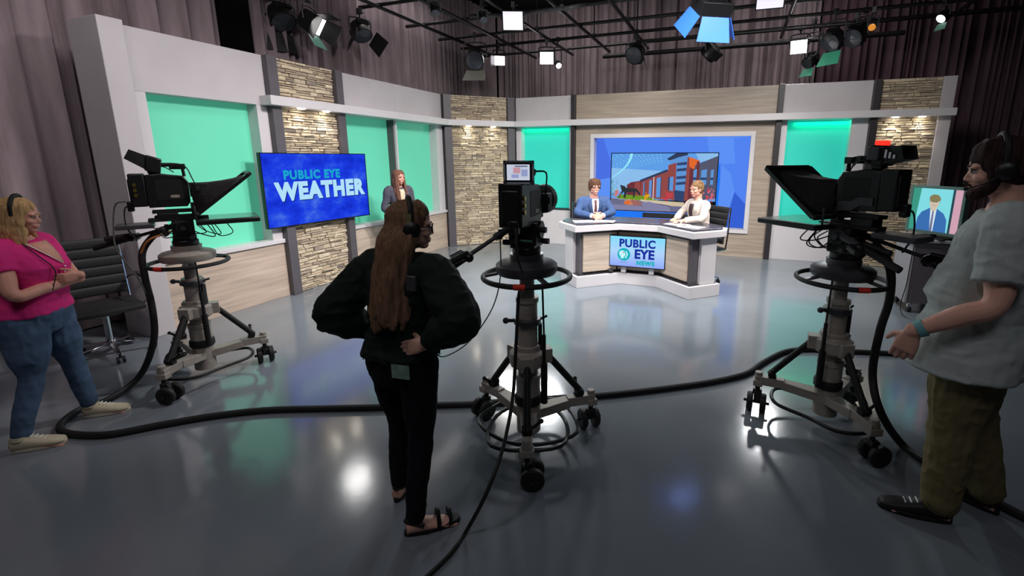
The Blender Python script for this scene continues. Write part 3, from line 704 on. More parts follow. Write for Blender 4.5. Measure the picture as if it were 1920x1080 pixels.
m_lens_on = nmat('lamp_lens_lit', (255, 250, 255), .3, emit=(255, 248, 255), es=14)
m_lens_soft = nmat('lamp_lens_soft', (225, 225, 235), .3, emit=(232, 225, 240), es=.75)
m_lens_off = nmat('lamp_lens_off', (70, 74, 80), .1)
m_barn = nmat('barn_door_black', (24, 24, 26), .5)
m_barn_teal = nmat('barn_door_pale', (120, 175, 155), .35)
def fixture(kind, loc, target, label, size=.22, lit=0, doors=(1, 1, 1, 1), depth=.26, drop=.25, door_mat=None, group=None, lens=None):
    """stage lamp: local -y is the beam direction"""
    d = (V(target) - V(loc)).normalized()
    t = bpy.data.objects.new(kind, None); C.objects.link(t); t.location = loc
    yaw = math.atan2(d.x, -d.y); pit = math.asin(-d.z)
    t.rotation_euler = (0, 0, yaw); tag(t, label, 'stage light', group)
    R = Matrix.Rotation(pit, 4, 'X')   # pitch the head down
    h = size / 2; mb = MB(); mb.M = R
    if kind == 'fresnel_light':
        mb.lathe([(h * .55, depth * .55), (h * .9, depth * .45), (h * .95, depth * .1), (h, -depth * .3), (h * 1.05, -depth * .34), (h * 1.05, -depth * .42)], axis=(0, 1, 0), n=20)
        for k in range(4): mb.box(-h * .7, h * .7, depth * (.1 + .08 * k), depth * (.13 + .08 * k), h * .8, h * 1.05)
        mb.box(-h * .5, h * .5, -depth * .2, depth * .5, -h * 1.2, -h * .8)
    else:
        mb.box(-h * 1.15, h * 1.15, -depth * .42, depth * .1, -h, h)
        mb.box(-h * .7, h * .7, depth * .1, depth * .5, -h * .7, h * .7)
        for k in range(5): mb.box(-h * .9 + k * h * .4, -h * .82 + k * h * .4, depth * .1, depth * .3, -h * .9, h * .9)
    obj('housing', mb, m_blackplastic, t, bev=.004)
    mb = MB(); mb.M = R
    if kind == 'fresnel_light': mb.lathe([(h * .94, -depth * .425), (h * .7, -depth * .45), (0.001, -depth * .47)], axis=(0, 1, 0), n=20)
    else: mb.box(-h * 1.05, h * 1.05, -depth * .435, -depth * .42, -h * .9, h * .9)
    obj('lens', mb, lens or (m_lens_on if lit else m_lens_off), t)
    y0 = -depth * .44; L = size * .8
    for i, (on, (ax, sg)) in enumerate(zip(doors, ((0, 1), (0, -1), (1, 1), (1, -1)))):
        if not on: continue
        mb = MB(); mb.M = R; an = math.radians(28)
        if ax == 0:
            z0 = sg * h * 1.02; z1 = z0 + sg * L * math.sin(an); y1 = y0 - L * math.cos(an)
            mb.add([(-h, y0, z0), (h, y0, z0), (h * 1.25, y1, z1), (-h * 1.25, y1, z1), (-h, y0 + .004, z0 + .006 * sg), (h, y0 + .004, z0 + .006 * sg), (h * 1.25, y1 + .004, z1 + .006 * sg), (-h * 1.25, y1 + .004, z1 + .006 * sg)],
                   [(0, 1, 2, 3), (7, 6, 5, 4), (0, 4, 5, 1), (1, 5, 6, 2), (2, 6, 7, 3), (3, 7, 4, 0)])
        else:
            x0 = sg * h * 1.15; x1 = x0 + sg * L * math.sin(an); y1 = y0 - L * math.cos(an)
            mb.add([(x0, y0, -h), (x0, y0, h), (x1, y1, h * 1.2), (x1, y1, -h * 1.2), (x0 + .006 * sg, y0 + .004, -h), (x0 + .006 * sg, y0 + .004, h), (x1 + .006 * sg, y1 + .004, h * 1.2), (x1 + .006 * sg, y1 + .004, -h * 1.2)],
                   [(0, 1, 2, 3), (7, 6, 5, 4), (0, 4, 5, 1), (1, 5, 6, 2), (2, 6, 7, 3), (3, 7, 4, 0)])
        obj('barn_door', mb, (door_mat if (door_mat and i == 1) else m_barn), t, smooth=False)
    yk = MB().tube(smooth_path([(-h * 1.25, 0, 0), (-h * 1.28, 0, drop * .55), (-h * .9, 0, drop * .75), (h * .9, 0, drop * .75), (h * 1.28, 0, drop * .55), (h * 1.25, 0, 0)], 4), .012, 8)
    yk.cyl((0, 0, drop * .74), (0, 0, drop), .014, n=8)
    obj('yoke', yk, m_greyd, t)
    obj('clamp', MB().box(-.03, .03, -.04, .04, drop, drop + .09).cyl((.02, 0, drop + .04), (.08, 0, drop + .04), .01, n=8), m_greyd, t, bev=.004)
    return t
def P_(u, v, z): return at(u, v, z)
# lit lamps facing the room
fixture('panel_light', P_(936, 112, 3.86), (.2, 2.5, .8), 'small lit lamp above the corner, left of the brightest lamp', .20, 1, (0, 0, 0, 1), lens=nmat('lamp_lens_lit_b', (255, 250, 255), .3, emit=(255, 248, 255), es=9))
fixture('panel_light', P_(1025, 107, 3.84), (.1, 2.2, .6), 'brightest lit lamp above the corner stone', .25, 1, (0, 0, 0, 0))
fixture('fresnel_light', P_(1046, 121, 3.75), (1.5, 6, 1), 'tiny lit lamp beside the brightest lamp', .12, 1, (0, 0, 0, 0), .16, .45)
fixture('panel_light', P_(1499, 85, 3.84), (.8, 3.0, .4), 'lit lamp hanging at the upper right beside the barn-door spotlight', .25, 1, (0, 0, 0, 0))
fixture('panel_light', P_(582, 40, 3.75), (-.6, 7.0, 1.9), 'lamp with open barn doors and a lit face at the upper left', .27, 1, (1, 1, 1, 1), door_mat=m_barn_teal, lens=nmat('lamp_lens_lit_c', (255, 250, 255), .3, emit=(255, 248, 255), es=2.2))
fixture('fresnel_light', P_(526, 32, 3.80), (-2.2, 6.0, 1.0), 'dark spotlight beside the lit barn-door lamp at the upper left', .34, 0, (0, 1, 0, 0))
fixture('fresnel_light', P_(676, 58, 3.85), (-1.6, 7.0, 1.0), 'dark spotlight with an open door in front of the left curtain', .30, 0, (0, 0, 1, 1))
fixture('fresnel_light', P_(891, 112, 3.75), (-1.8, 4, 1.5), 'pale grey spotlight in a tall yoke left of the lit lamps', .36, 0, (0, 1, 0, 0), drop=.42, door_mat=nmat('door_grey', (120, 122, 112), .5))
t = fixture('panel_light', P_(962, 38, 4.0), (-.5, 2, 1.2), 'pale square soft panel hanging near the top centre', .30, 0, (0, 0, 0, 0), .12, .18, lens=m_lens_soft)
fixture('panel_light', P_(1445, -8, 4.1), (1.4, 2, 1.2), 'pale soft panel cut by the top edge at right', .34, 0, (0, 0, 0, 0), .12, .18, lens=m_lens_soft)
fixture('fresnel_light', P_(1192, 100, 3.82), (-.6, 6.5, 1.2), 'dark spotlight with a square snoot on the pipe right of centre', .34, 0, (0, 0, 1, 0))
fixture('fresnel_light', P_(1332, 97, 3.84), (1.6, 11, 2.2), 'round black spotlight seen from behind on the back pipe', .34, 0, (0, 0, 0, 0))
fixture('fresnel_light', P_(1562, 74, 3.74), (2.2, 7.0, 1.6), 'dark spotlight with a teal lit barn door beside the lit right lamp', .30, 0, (1, 1, 0, 0), .26, .38, door_mat=nmat('door_teal', (80, 190, 150), .4, emit=(80, 190, 150), es=.0))
fin = fixture('fresnel_light', P_(1604, 66, 3.78), (2.6, 6.9, 1.9), 'grey finned spotlight right of the teal barn door', .30, 0, (0, 0, 0, 0))
fixture('fresnel_light', P_(1520, 112, 3.6), (1.9, 7.6, 1.2), 'low dark lamp with a teal flap under the lit right lamp', .2, 0, (0, 1, 0, 0), .3, .62, door_mat=MATS['door_teal'])
fixture('fresnel_light', P_(1770, 30, 3.95), (2.5, 7.0, 1.0), 'small lamp glinting at the far upper right', .14, 1, (0, 1, 0, 0), .16, .2, lens=nmat('lamp_glint', (255, 250, 245), .3, emit=(255, 250, 245), es=2.5), door_mat=m_barn_teal)
# big lamp cut by the top edge with blue gel doors
m_gel = nmat('blue_gel_door', (60, 120, 235), .35)
t = fixture('panel_light', P_(1338, 2, 3.75), (1.7, 8.2, 1.0), 'large lamp with blue lit barn doors cut by the top edge', .36, 0, (0, 1, 1, 1), .3, .4, door_mat=m_gel)
for ch in t.children:
    if ch.name.startswith('barn_door'): ch.data.materials[0] = m_gel
fixture('fresnel_light', P_(815, 18, 4.0), (-1, 6, 1), 'small dark lamp on the grid left of the pale soft panel', .14, 0, (0, 0, 0, 0), .18, .15)
fixture('fresnel_light', P_(905, 32, 4.02), (0, 6, 1), 'small grey lamp just left of the pale soft panel', .13, 0, (0, 0, 0, 0), .18, .15)
fixture('fresnel_light', P_(1620, 52, 3.9), (3.0, 6.5, .9), 'small lamp with an amber rear cap at the upper right', .12, 0, (0, 0, 0, 0), .2, .22, lens=nmat('amber_cap', (235, 150, 50), .3, emit=(235, 150, 50), es=.5))

fin.children[0].data.materials[0] = nmat('lamp_housing_grey', (110, 112, 112), .45)
fixture('fresnel_light', P_(1636, 50, 3.84), (.4, 2.0, 1.2), 'small amber lit lamp behind the grey finned spotlight', .11, 0, (0, 0, 0, 0), .16, .2, lens=MATS['amber_cap'])

q = at(1562, 74, 3.74); qb = q.dot(D2); qa = q.dot(D1)
pipe(.7, qb, 3.3, qb, 4.15, 'short grid pipe carrying the teal-door spotlight and the grey finned spotlight', .024)
# ------------------------------------------------------------------ camera pedestals
def caster_mb(yaw):
    pass
def pedestal(loc, leg_az, cam_az, label, ring_z=1.0, handle=None, tape=True, top=1.16):
    """three-legged pneumatic studio pedestal with steering ring; local axes are the world's"""
    t = thing('camera_pedestal', label, 'camera pedestal', loc)
    obj('column', MB().lathe([(.076, .08), (.076, .44), (.08, .44), (.08, .47), (.062, .47), (.062, ring_z - .16), (.07, ring_z - .16), (.07, ring_z - .13), (.045, ring_z - .13), (.045, top)], n=24), m_grey, t)
    cb = MB().lathe([(.085, .52), (.115, .54), (.115, .62), (.085, .635), (.085, .67), (.064, .67), (.064, .52)], n=12)
    for az in leg_az:
        R = Matrix.Rotation(az, 4, 'Z'); cb.cbox(R @ V((.115, 0, .585)), (.07, .085, .09), R)
    obj('collar', cb, m_grey, t, bev=.004)
    obj('lower_collar', MB().lathe([(.078, .27), (.088, .28), (.088, .32), (.08, .335), (.07, .335), (.07, .27)], n=20), m_black, t)
    for i, az in enumerate(leg_az):
        R = Matrix.Rotation(az, 4, 'Z'); r_ = lambda x, y, z: R @ V((x, y, z))
        mb = MB(); mb.M = R
        mb.bar((.05, 0, .20), (.27, 0, .225), .11, .06, w1=.07, h1=.06); mb.bar((.26, 0, .232), (.45, 0, .232), .058, .062)
        mb.cyl((.43, 0, .20), (.43, 0, .29), .026, n=14); mb.box(.40, .462, -.04, .04, .19, .232)
        lg = obj('leg', mb, m_grey, t, bev=.004)
        mb = MB(); mb.M = R
        mb.cyl((.13, 0, .575), (.36, 0, .285), .022, n=12); mb.cyl((.345, -.03, .29), (.345, .03, .29), .026, n=12); mb.bar((.34, 0, .275), (.34, .0, .25), .05, .05)
        obj('strut', mb, m_black, t)
        mb = MB(); mb.M = R
        mb.cyl((.345, .03, .30), (.345, .075, .34), .009, n=8); mb.ell((.345, .08, .345), .014, n=10, m=6)
        obj('brake_knob', mb, m_black, t)
        # twin caster: fork trails sideways
        cy = .05
        fk = MB(); fk.M = R
        fk.cyl((.43, 0, .20), (.43, 0, .145), .017, n=12); fk.box(.40, .46, -.015, .015, .12, .155); fk.bar((.43, 0, .14), (.425, .03, .075), .04, .05); fk.cyl((.345, .03, .068), (.515, .03, .068), .011, n=10)
        f = obj('caster', fk, m_blackplastic, t, bev=.003)
        for sx in (-1, 1):
            wb = MB(); wb.M = R; cx_ = .43 + sx * .044
            wb.lathe([(.02, -.02), (.058, -.02), (.067, -.012), (.067, .012), (.058, .02), (.02, .02)], (cx_, .03, .0675), (1, 0, 0), 24)
            obj('wheel', wb, m_rubber, f)
    # cable guard: rounded loop low between the legs
    pts = []
    for i, az in enumerate(leg_az):
        az2 = leg_az[(i + 1) % 3]; d = (az2 - az) % (2 * PI)
        for q, rr in ((.16, .33), (.5, .235), (.84, .33)): pts.append(V((math.cos(az + d * q) * rr, math.sin(az + d * q) * rr, .12 if q == .5 else .13)))
    obj('cable_guard', MB().tube(smooth_path(pts, 6, True), .0125, 10, True), m_blackplastic, t)
    # pressure rod beside the column
    ra = leg_az[0] + 1.0; rx, ry = math.cos(ra) * .12, math.sin(ra) * .12
    obj('gas_spring', MB().cyl((rx, ry, .30), (rx, ry, .56), .021, n=12).cyl((rx, ry, .56), (rx, ry, .75), .012, n=8).cyl((rx, ry, .75), (rx * .9, ry * .9, ring_z + .04), .006, n=8), m_black, t)
    cl = MB().lathe([(.07, .80), (.084, .805), (.084, .835), (.08, .84), (.06, .84), (.06, .80)], n=20)
    cl.cyl((-.06, .0, .82), (-.125, -.03, .83), .012, n=8).ell((-.13, -.03, .83), .02, n=10, m=6).cyl((.06, 0, .82), (.12, .03, .84), .008, n=8)
    obj('column_clamp', cl, m_greyd, t)
    obj('weight_tube', MB().box(.066, .09, -.02, .02, .60, .80), m_black, t, bev=.004)
    # turntable disc and steering ring
    z = ring_z
    obj('trim_weight', MB().lathe([(.05, z + .02), (.175, z + .02), (.185, z + .035), (.185, z + .075), (.165, z + .09), (.10, z + .105), (.10, z + .14), (.04, z + .14)], n=36), m_grey if loc[0] < -2 else m_greyd, t)
    sr = MB().torus((0, 0, z), .262, .0155, 56, 10)
    obj('steering_ring', sr, m_rubber, t)
    for k in range(3):
        a = leg_az[0] + .5 + k * 2 * PI / 3
        obj('ring_spoke', MB().bar((math.cos(a) * .10, math.sin(a) * .10, z + .03), (math.cos(a) * .25, math.sin(a) * .25, z), .03, .016), m_greyd, t, bev=.003)
    a = -PI / 2 - .1 if tape else 0
    if tape:
        pts = [V((math.cos(a + q) * .262, math.sin(a + q) * .262, z)) for q in np.linspace(-.12, .12, 7)]
        obj('marker_tape', MB().tube(pts, .0175, 10), m_red, t)
    # pan and tilt head
    f = V((math.cos(cam_az), math.sin(cam_az), 0)); R = Matrix.Rotation(cam_az, 4, 'Z')
    hd = MB(); hd.M = R
    hd.lathe([(.07, z + .13), (.085, z + .145), (.085, z + .18), (.06, z + .19), (.04, z + .19)], n=24)
    hd.box(-.075, .075, -.075, .075, z + .18, z + .22)
    hd.prism([(-.07, -.085), (.07, -.085), (.07, -.06), (-.07, -.06)], z + .2, z + .33); hd.prism([(-.07, .06), (.07, .06), (.07, .085), (-.07, .085)], z + .2, z + .33)
    hd.cyl((0, -.10, z + .285), (0, .10, z + .285), .052, n=24); hd.box(-.055, .055, -.06, .06, z + .23, z + .34)
    h = obj('tilt_head', hd, m_blackplastic, t, bev=.004)
    kb = MB(); kb.M = R
    for sy, x, zz in ((-1, .0, .285), (1, .0, .285), (-1, .05, .21), (1, -.05, .21)): kb.cyl((x, sy * .085, z + zz), (x, sy * .125, z + zz), .018, n=12)
    obj('drag_knob', kb, m_greyd, h)
    pl = MB(); pl.M = R
    pl.box(-.20, .17, -.05, .05, z + .34, z + .365); pl.box(-.16, .10, -.035, .035, z + .365, z + .385)
    obj('camera_plate', pl, m_black, t, bev=.003)
    # pan bar(s)
    for sgn, ln, drop, az_off in handle or []:
        rd = Matrix.Rotation(az_off, 4, 'Z')
        p0 = R @ V((-.06, sgn * .10, z + .285)); dv = (Matrix.Rotation(cam_az + az_off, 4, 'Z') @ V((-1, 0, -drop))).normalized(); p1 = p0 + dv * ln
        pb = MB().cyl(p0 - dv * .02, p1, .0125, n=12); pb.cyl(p0 - dv * .03, p0 + dv * .09, .022, n=12); pb.cyl(p0 + dv * .30, p0 + dv * .34, .02, n=10)
        pb.cyl(p0 + dv * .05 + V((0, 0, -.03)), p0 + dv * .05 + V((0, 0, .03)), .012, n=8)
        b = obj('pan_bar', pb, m_greyd, t)
        side = dv.cross(V((0, 0, 1))).normalized()
        g = MB().cyl(p1 - dv * .20, p1 + dv * .03, .021, n=14)
        obj('hand_grip', g, m_rubber, b)
        q = p1 - dv * .22
        zc = MB().ell(q + side * .03, (.035, .03, .03), n=12, m=8).cyl(q + side * .0, q + side * .09 - V((0, 0, .01)), .022, n=12).cyl(q + side * .07 - dv * .02, q + side * .09 + dv * .05, .024, n=12).ell(q - side * .03, .026, n=10, m=8)
        zc.cyl(q - side * .02 + V((0, 0, .02)), q - side * .03 + dv * .16 + V((0, 0, .045)), .02, n=12)
        obj('zoom_control', zc, m_blackplastic, b)
    return t

def studio_camera(loc, az, label, vf_yaw=0, vf_pitch=0, tally=False, vf='hood', lens_hood=False, pitch=0):
    """local +x is the lens direction"""
    t = thing('studio_camera', label, 'video camera', loc, az)
    b = MB()
    prof = [(-.17, .0), (.13, .0), (.16, .03), (.165, .17), (.13, .215), (.02, .225), (-.06, .235), (-.17, .225)]
    k = len(prof); vs = [(x, -.062, z) for x, z in prof] + [(x, .062, z) for x, z in prof]
    b.add(vs, [tuple(range(k)), tuple(range(2 * k - 1, k - 1, -1))] + [(i, (i + 1) % k, k + (i + 1) % k, k + i) for i in range(k)])
    bo = obj('camera_body', b, m_blackplastic, t, bev=.008)
    s = MB().box(-.10, .11, -.0635, -.0615, .05, .19); s.box(-.10, .11, .0615, .0635, .05, .19)
    obj('side_cover', s, m_black, bo, bev=.004)
    obj('side_label', MB().box(.01, .08, -.0655, -.0635, .065, .085), m_grey, bo, smooth=False)
    fo = MB()
    kx = [(-.13, -.04), (-.02, -.035), (.05, .0), (.14, .0), (.14, .045), (.03, .045), (-.02, .02), (-.13, .015)]
    kk = len(kx); fo.add([(-x, .066, z + .03) for x, z in kx] + [(-x, .07, z + .03) for x, z in kx], [tuple(range(kk)), tuple(range(2 * kk - 1, kk - 1, -1))] + [(i, (i + 1) % kk, kk + (i + 1) % kk, kk + i) for i in range(kk)])
    obj('shoulder_plate', fo, m_greyd, bo)
    a = MB().box(-.29, -.172, -.068, .068, .01, .235); a.box(-.30, -.28, -.05, .05, .03, .2); a.box(-.33, -.28, -.055, .0, -.02, .05)
    ad = obj('rear_adapter', a, m_blackplastic, t, bev=.008)
    g = MB(); 
    for i in range(3): g.cyl((-.25, -.069, .09 + i * .035), (-.25, -.078, .09 + i * .035), .014, n=12)
    obj('connector', g, nmat('brass', (190, 165, 90), .3, .9), ad)
    h = MB().tube(smooth_path([(-.12, 0, .225), (-.11, 0, .275), (-.06, 0, .292), (.08, 0, .292), (.13, 0, .275), (.14, 0, .21)], 5), .014, 10); h.box(.03, .16, -.022, .022, .262, .30); h.cyl((.10, -.04, .285), (.10, .04, .285), .016, n=10)
    obj('top_handle', h, m_blackplastic, t)
    l = MB().lathe([(.052, .165), (.052, .20), (.04, .205), (.04, .22), (.047, .225), (.047, .30), (.042, .305), (.05, .34), (.055, .40), (.05, .402)], (0, 0, .115), (1, 0, 0), 28)
    ln = obj('lens', l, m_blackplastic, t)
    obj('front_glass', MB().lathe([(.046, .398), (.03, .404), (.001, .407)], (0, 0, .115), (1, 0, 0), 24), m_gloss, ln)
    obj('servo_grip', MB().box(.21, .32, -.09, -.045, .06, .16).cyl((.23, -.09, .12), (.23, -.10, .12), .02, n=12), m_black, ln, bev=.01)
    for r0 in (.25, .28): obj('focus_ring', MB().lathe([(.049, r0 - .01), (.051, r0 - .008), (.051, r0 + .008), (.049, r0 + .01)], (0, 0, .115), (1, 0, 0), 28), m_rubber, ln)
    if lens_hood: obj('lens_hood', MB().lathe([(.055, .38), (.085, .40), (.09, .47), (.086, .47), (.08, .405), (.055, .385)], (0, 0, .115), (1, 0, 0), 28), m_black, t)
    # viewfinder
    R = Matrix.Translation((-.14, 0, .262) if vf != 'screen' else (-.12, 0, .238)) @ Matrix.Rotation(vf_yaw, 4, 'Z') @ Matrix.Rotation(vf_pitch, 4, 'Y')
    m = MB().cyl((-.08, 0, .215), (-.10, 0, .26), .022, n=12).box(-.14, -.06, -.03, .03, .235, .262)
    obj('viewfinder_mount', m, m_greyd, t, bev=.004)
    v = MB(); v.M = R
    if vf == 'screen':
        v.box(-.05, .06, -.075, .075, .0, .10)
        vo = obj('viewfinder', v, m_blackplastic, t, bev=.01)
        q = MB(); q.M = R
        for i, (y0, y1, z0, z1, y2, y3) in enumerate(()): pass
        hv = [(-.05, -.075, 0), (-.05, .075, 0), (-.05, .075, .10), (-.05, -.075, .10), (-.12, -.085, -.01), (-.12, .085, -.01), (-.10, .085, .11), (-.10, -.085, .11)]
        hv += [(x + .0, y * .96, z * .96 + .003) for x, y, z in hv]
        q.add(hv, [(0, 1, 5, 4), (3, 7, 6, 2), (0, 4, 7, 3), (1, 2, 6, 5), (8, 12, 13, 9), (11, 10, 14, 15), (8, 11, 15, 12), (9, 13, 14, 10), (4, 5, 13, 12), (5, 6, 14, 13), (6, 7, 15, 14), (7, 4, 12, 15)])
        obj('viewfinder_hood', q, m_blackplastic, vo, smooth=False)
        q = MB(); q.M = R; q.box(-.054, -.051, -.062, .066, .01, .09, 0)
        for (y0, y1, z0, z1, k) in ((-.05, -.015, .03, .065, 1), (-.01, .03, .045, .075, 2), (.0, .04, .022, .04, 1), (-.05, .02, .078, .084, 3)): q.box(-.0555, -.054, y0, y1, z0, z1, k)
        obj('viewfinder_picture', q, [emat('vf_white', (200, 208, 226), .9), emat('vf_blue', (150, 160, 205), .9), emat('vf_pink', (200, 150, 165), .9), emat('vf_dark', (90, 100, 130), .9)], vo, smooth=False)
    else:
        v.box(-.02, .10, -.062, .062, -.01, .10)
        vo = obj('viewfinder', v, m_blackplastic, t, bev=.01)
        q = MB(); q.M = R
        hv = [(-.02, -.055, .0), (-.02, .055, .0), (-.02, .055, .095), (-.02, -.055, .095), (-.17, -.07, .035), (-.17, .07, .035), (-.14, .07, .105), (-.14, -.07, .105)]
        hv += [(x + .001, y * .93, z * .94 + .004) for x, y, z in hv]
        q.add(hv, [(0, 1, 5, 4), (3, 7, 6, 2), (0, 4, 7, 3), (1, 2, 6, 5), (8, 12, 13, 9), (11, 10, 14, 15), (8, 11, 15, 12), (9, 13, 14, 10), (4, 5, 13, 12), (5, 6, 14, 13), (6, 7, 15, 14), (7, 4, 12, 15)])
        obj('viewfinder_hood', q, m_black, vo, smooth=False)
        q = MB(); q.M = R; q.box(.0, .08, .062, .085, .02, .09)
        obj('viewfinder_knob', q, m_greyd, vo, bev=.004)
        if tally:
            q = MB(); q.M = R; q.box(.01, .08, -.03, .03, .10, .125)
            obj('tally_light', q, nmat('tally_red', (255, 40, 30), .3, emit=(255, 36, 26), es=2.2), vo, bev=.005)
            q = MB(); q.M = R
            for i in range(3): q.box(-.11 + i * .03, -.095 + i * .03, .068, .0705, .035, .055 + i * .012)
            obj('viewfinder_marks', q, m_paper, vo, smooth=False)
    for pts, r_ in (([(-.30, -.03, .02), (-.35, -.05, .0), (-.36, -.06, -.12), (-.30, -.07, -.22)], .006), ([(.06, -.05, .29), (.16, -.09, .28), (.20, -.08, .20), (.22, -.07, .15)], .005), ([(-.10, .05, .27), (-.02, .085, .28), (.06, .06, .24)], .004)):
        obj('camera_cable', MB().tube(smooth_path(pts, 6), r_, 8), m_black, t)
    cb = MB().tube(smooth_path([(.06, -.05, .29), (.16, -.09, .28), (.20, -.08, .20), (.22, -.07, .15)], 6), .005, 6); cb.tube(smooth_path([(-.10, .05, .33), (-.02, .085, .30), (.06, .06, .24)], 6), .004, 6)
    return t

def teleprompter(loc, az, label, blue=False):
    """local +x forward; sits under and in front of the lens"""
    t = thing('teleprompter', label, 'teleprompter', loc, az)
    r = MB().box(-.20, .12, -.045, -.02, -.055, -.03).box(-.20, .12, .02, .045, -.055, -.03)
    obj('rail', r, m_black, t, bev=.002)
    obj('rail_block', MB().box(-.17, -.02, -.05, .05, -.11, -.055), m_blackplastic, t, bev=.006)
    obj('battery_tray', MB().box(-.46, -.20, -.09, .09, -.165, -.13), m_greyd, t, bev=.006)
    mo = obj('prompter_monitor', MB().box(.10, .60, -.21, .21, -.155, -.115), m_blackplastic, t, bev=.008)
    obj('monitor_glass', MB().box(.125, .58, -.19, .19, -.116, -.1125), nmat('prompter_glass', (70, 84, 80), .12, 0, .8) , mo, smooth=False)
    if blue: obj('lit_edge', MB().box(.601, .604, -.2, .2, -.15, -.12), emat('prompter_blue', (60, 76, 170), .8), mo, smooth=False)  # glowing strip stands in for blue light on the monitor edge
    # mirror frame leaning forward over the monitor
    p0 = V((.12, 0, -.065)); p1 = V((.56, 0, .255)); d = (p1 - p0).normalized(); n = V((-d.z, 0, d.x)); w = .205
    f = MB()
    for sy in (-1, 1): f.bar(p0 + V((0, sy * w, 0)), p1 + V((0, sy * w, 0)), .028, .03, up=n)
    f.bar(p0 + V((0, -w, 0)), p0 + V((0, w, 0)), .03, .028, up=n); f.bar(p1 + V((0, -w, 0)), p1 + V((0, w, 0)), .03, .028, up=n)
    fr_ = obj('mirror_frame', f, m_blackplastic, t, bev=.003)
    gm = nmat('prompter_mirror', (26, 27, 30), .06, 0, .9); gm.node_tree.nodes['Principled BSDF'].inputs['Transmission Weight'].default_value = .25
    g = MB().bar((p0 + p1) / 2 - d * .27, (p0 + p1) / 2 + d * .27, .40, .004, up=n)
    obj('mirror_glass', g, gm, fr_, smooth=False)
    # cloth shroud from the frame back to the lens
    L = []
    ring0 = [(.145, -.17, -.02), (.145, .17, -.02), (.50, .185, .245), (.50, -.185, .245)]
    sec = []
    for q in (0, .25, .5, .75, 1):
        pts = []
        for i in range(24):
            th = 2 * PI * i / 24
            cx_ = p0.lerp(p1, .47) ; hw = .185; hl = .24
            e_ = .55
            A_ = cx_ + V((0, 1, 0)) * (hw * math.copysign(abs(math.cos(th)) ** e_, math.cos(th))) + d * (hl * math.copysign(abs(math.sin(th)) ** e_, math.sin(th))) + n * .012
            B_ = V((.10, .07 * math.cos(th), .115 + .07 * math.sin(th)))
            qq = q ** 1.4; pt = A_.lerp(B_, qq); sag = math.sin(q * PI) * .02 * (1 + .5 * math.sin(5 * th)); pt += V((0, 0, -sag)); pts.append(pt)
        sec.append(pts)
    vs = [p for s_ in sec for p in s_]
    fs = [(i * 24 + j, i * 24 + (j + 1) % 24, (i + 1) * 24 + (j + 1) % 24, (i + 1) * 24 + j) for i in range(4) for j in range(24)]
    sh = MB().add(vs, fs)
    so = obj('shroud', sh, noisy(nmat('shroud_cloth', (26, 25, 27), .9), (30, 30, 30), .3, bump=.4), t, ang=80)
    sd = so.modifiers.new('thick', 'SOLIDIFY'); sd.thickness = .004
    br = MB().box(.08, .13, -.03, .03, -.12, .02).cyl((.12, -.22, -.06), (.12, .22, -.06), .012, n=10).cyl((.105, -.14, -.12), (.105, -.14, .0), .008, n=8).cyl((.105, .14, -.12), (.105, .14, .0), .008, n=8)
    obj('mirror_bracket', br, m_greyd, t, bev=.002)
    rnd = random.Random(int(loc[0] * 100))
    cc = MB()
    for i in range(6):
        cc = MB(); x = rnd.uniform(-.1, .35); y = rnd.choice((-1, 1)) * rnd.uniform(.03, .16)
        cc.tube(smooth_path([(x, y, -.15), (x + .05, y * 1.2, -.2 - rnd.random() * .06), (x - .06, y * 1.15, -.22 - rnd.random() * .06), (x - rnd.uniform(.1, .2), y * .6, -.17)], 6), .0045, 6)
        obj('prompter_cable', cc, m_black, t)
    return t

def rad(*a): return [math.radians(x) for x in a]
CAMS = []
# left camera (faces the desk)
P1 = V((-2.935, 3.61, 0)); az1 = math.radians(38)
ped1 = pedestal(P1, rad(-88, 37, 152), az1, 'left camera pedestal, light grey, in front of the large green panel', ring_z=.985, handle=[(1, .50, .28, -.25), ], tape=True)
zc = .985 + .385
c_ = studio_camera(P1 + Matrix.Rotation(az1, 4, 'Z') @ V((-.05, 0, zc + .065)), az1, 'left studio camera with its eyecup raised, before the large green panel', vf_yaw=.1, vf_pitch=.25)
c_.scale = (.76, 1, 1.08)
t_ = teleprompter(P1 + Matrix.Rotation(az1, 4, 'Z') @ V((.0, 0, zc + .07)), az1, 'teleprompter of the left camera, with green light on its flat monitor')
t_.scale = (.84, 1, .94)
# centre camera, seen from behind
P2 = V((-.165, 2.70, 0)); az2 = math.radians(73)
ped2 = pedestal(P2, rad(272, 137, 17), az2, 'centre camera pedestal in silhouette before the desk', ring_z=1.105, handle=[(1, .52, .46, math.radians(-33))], tape=True)
zc = 1.105 + .385
c_ = studio_camera(P2 + Matrix.Rotation(az2, 4, 'Z') @ V((-.02, 0, zc - .07)), az2, 'centre studio camera with a lit square viewfinder, seen from behind', vf='screen', vf_yaw=math.radians(18), lens_hood=True)
c_.scale = (.78, 1, 1.06)
# right camera
P3 = V((1.87, 2.90, 0)); az3 = math.radians(114)
ped3 = pedestal(P3, rad(154, -86, 34), az3, 'right camera pedestal between the desk and the man in the T-shirt', ring_z=1.03, handle=[(-1, .56, .30, math.radians(20)), (1, .34, .35, -.1)], tape=True)
zc = 1.03 + .385
c_ = studio_camera(P3 + Matrix.Rotation(az3, 4, 'Z') @ V((-.06, 0, zc + .075)), az3, 'right studio camera with a red tally light on its viewfinder', tally=True, vf_pitch=-.05)
c_.scale = (.78, 1, 1.06)
t_ = teleprompter(P3 + Matrix.Rotation(az3, 4, 'Z') @ V((-.02, 0, zc + .08)), az3, 'teleprompter of the right camera, with a blue lit monitor edge', blue=True)
t_.scale = (.9, 1.05, .94)
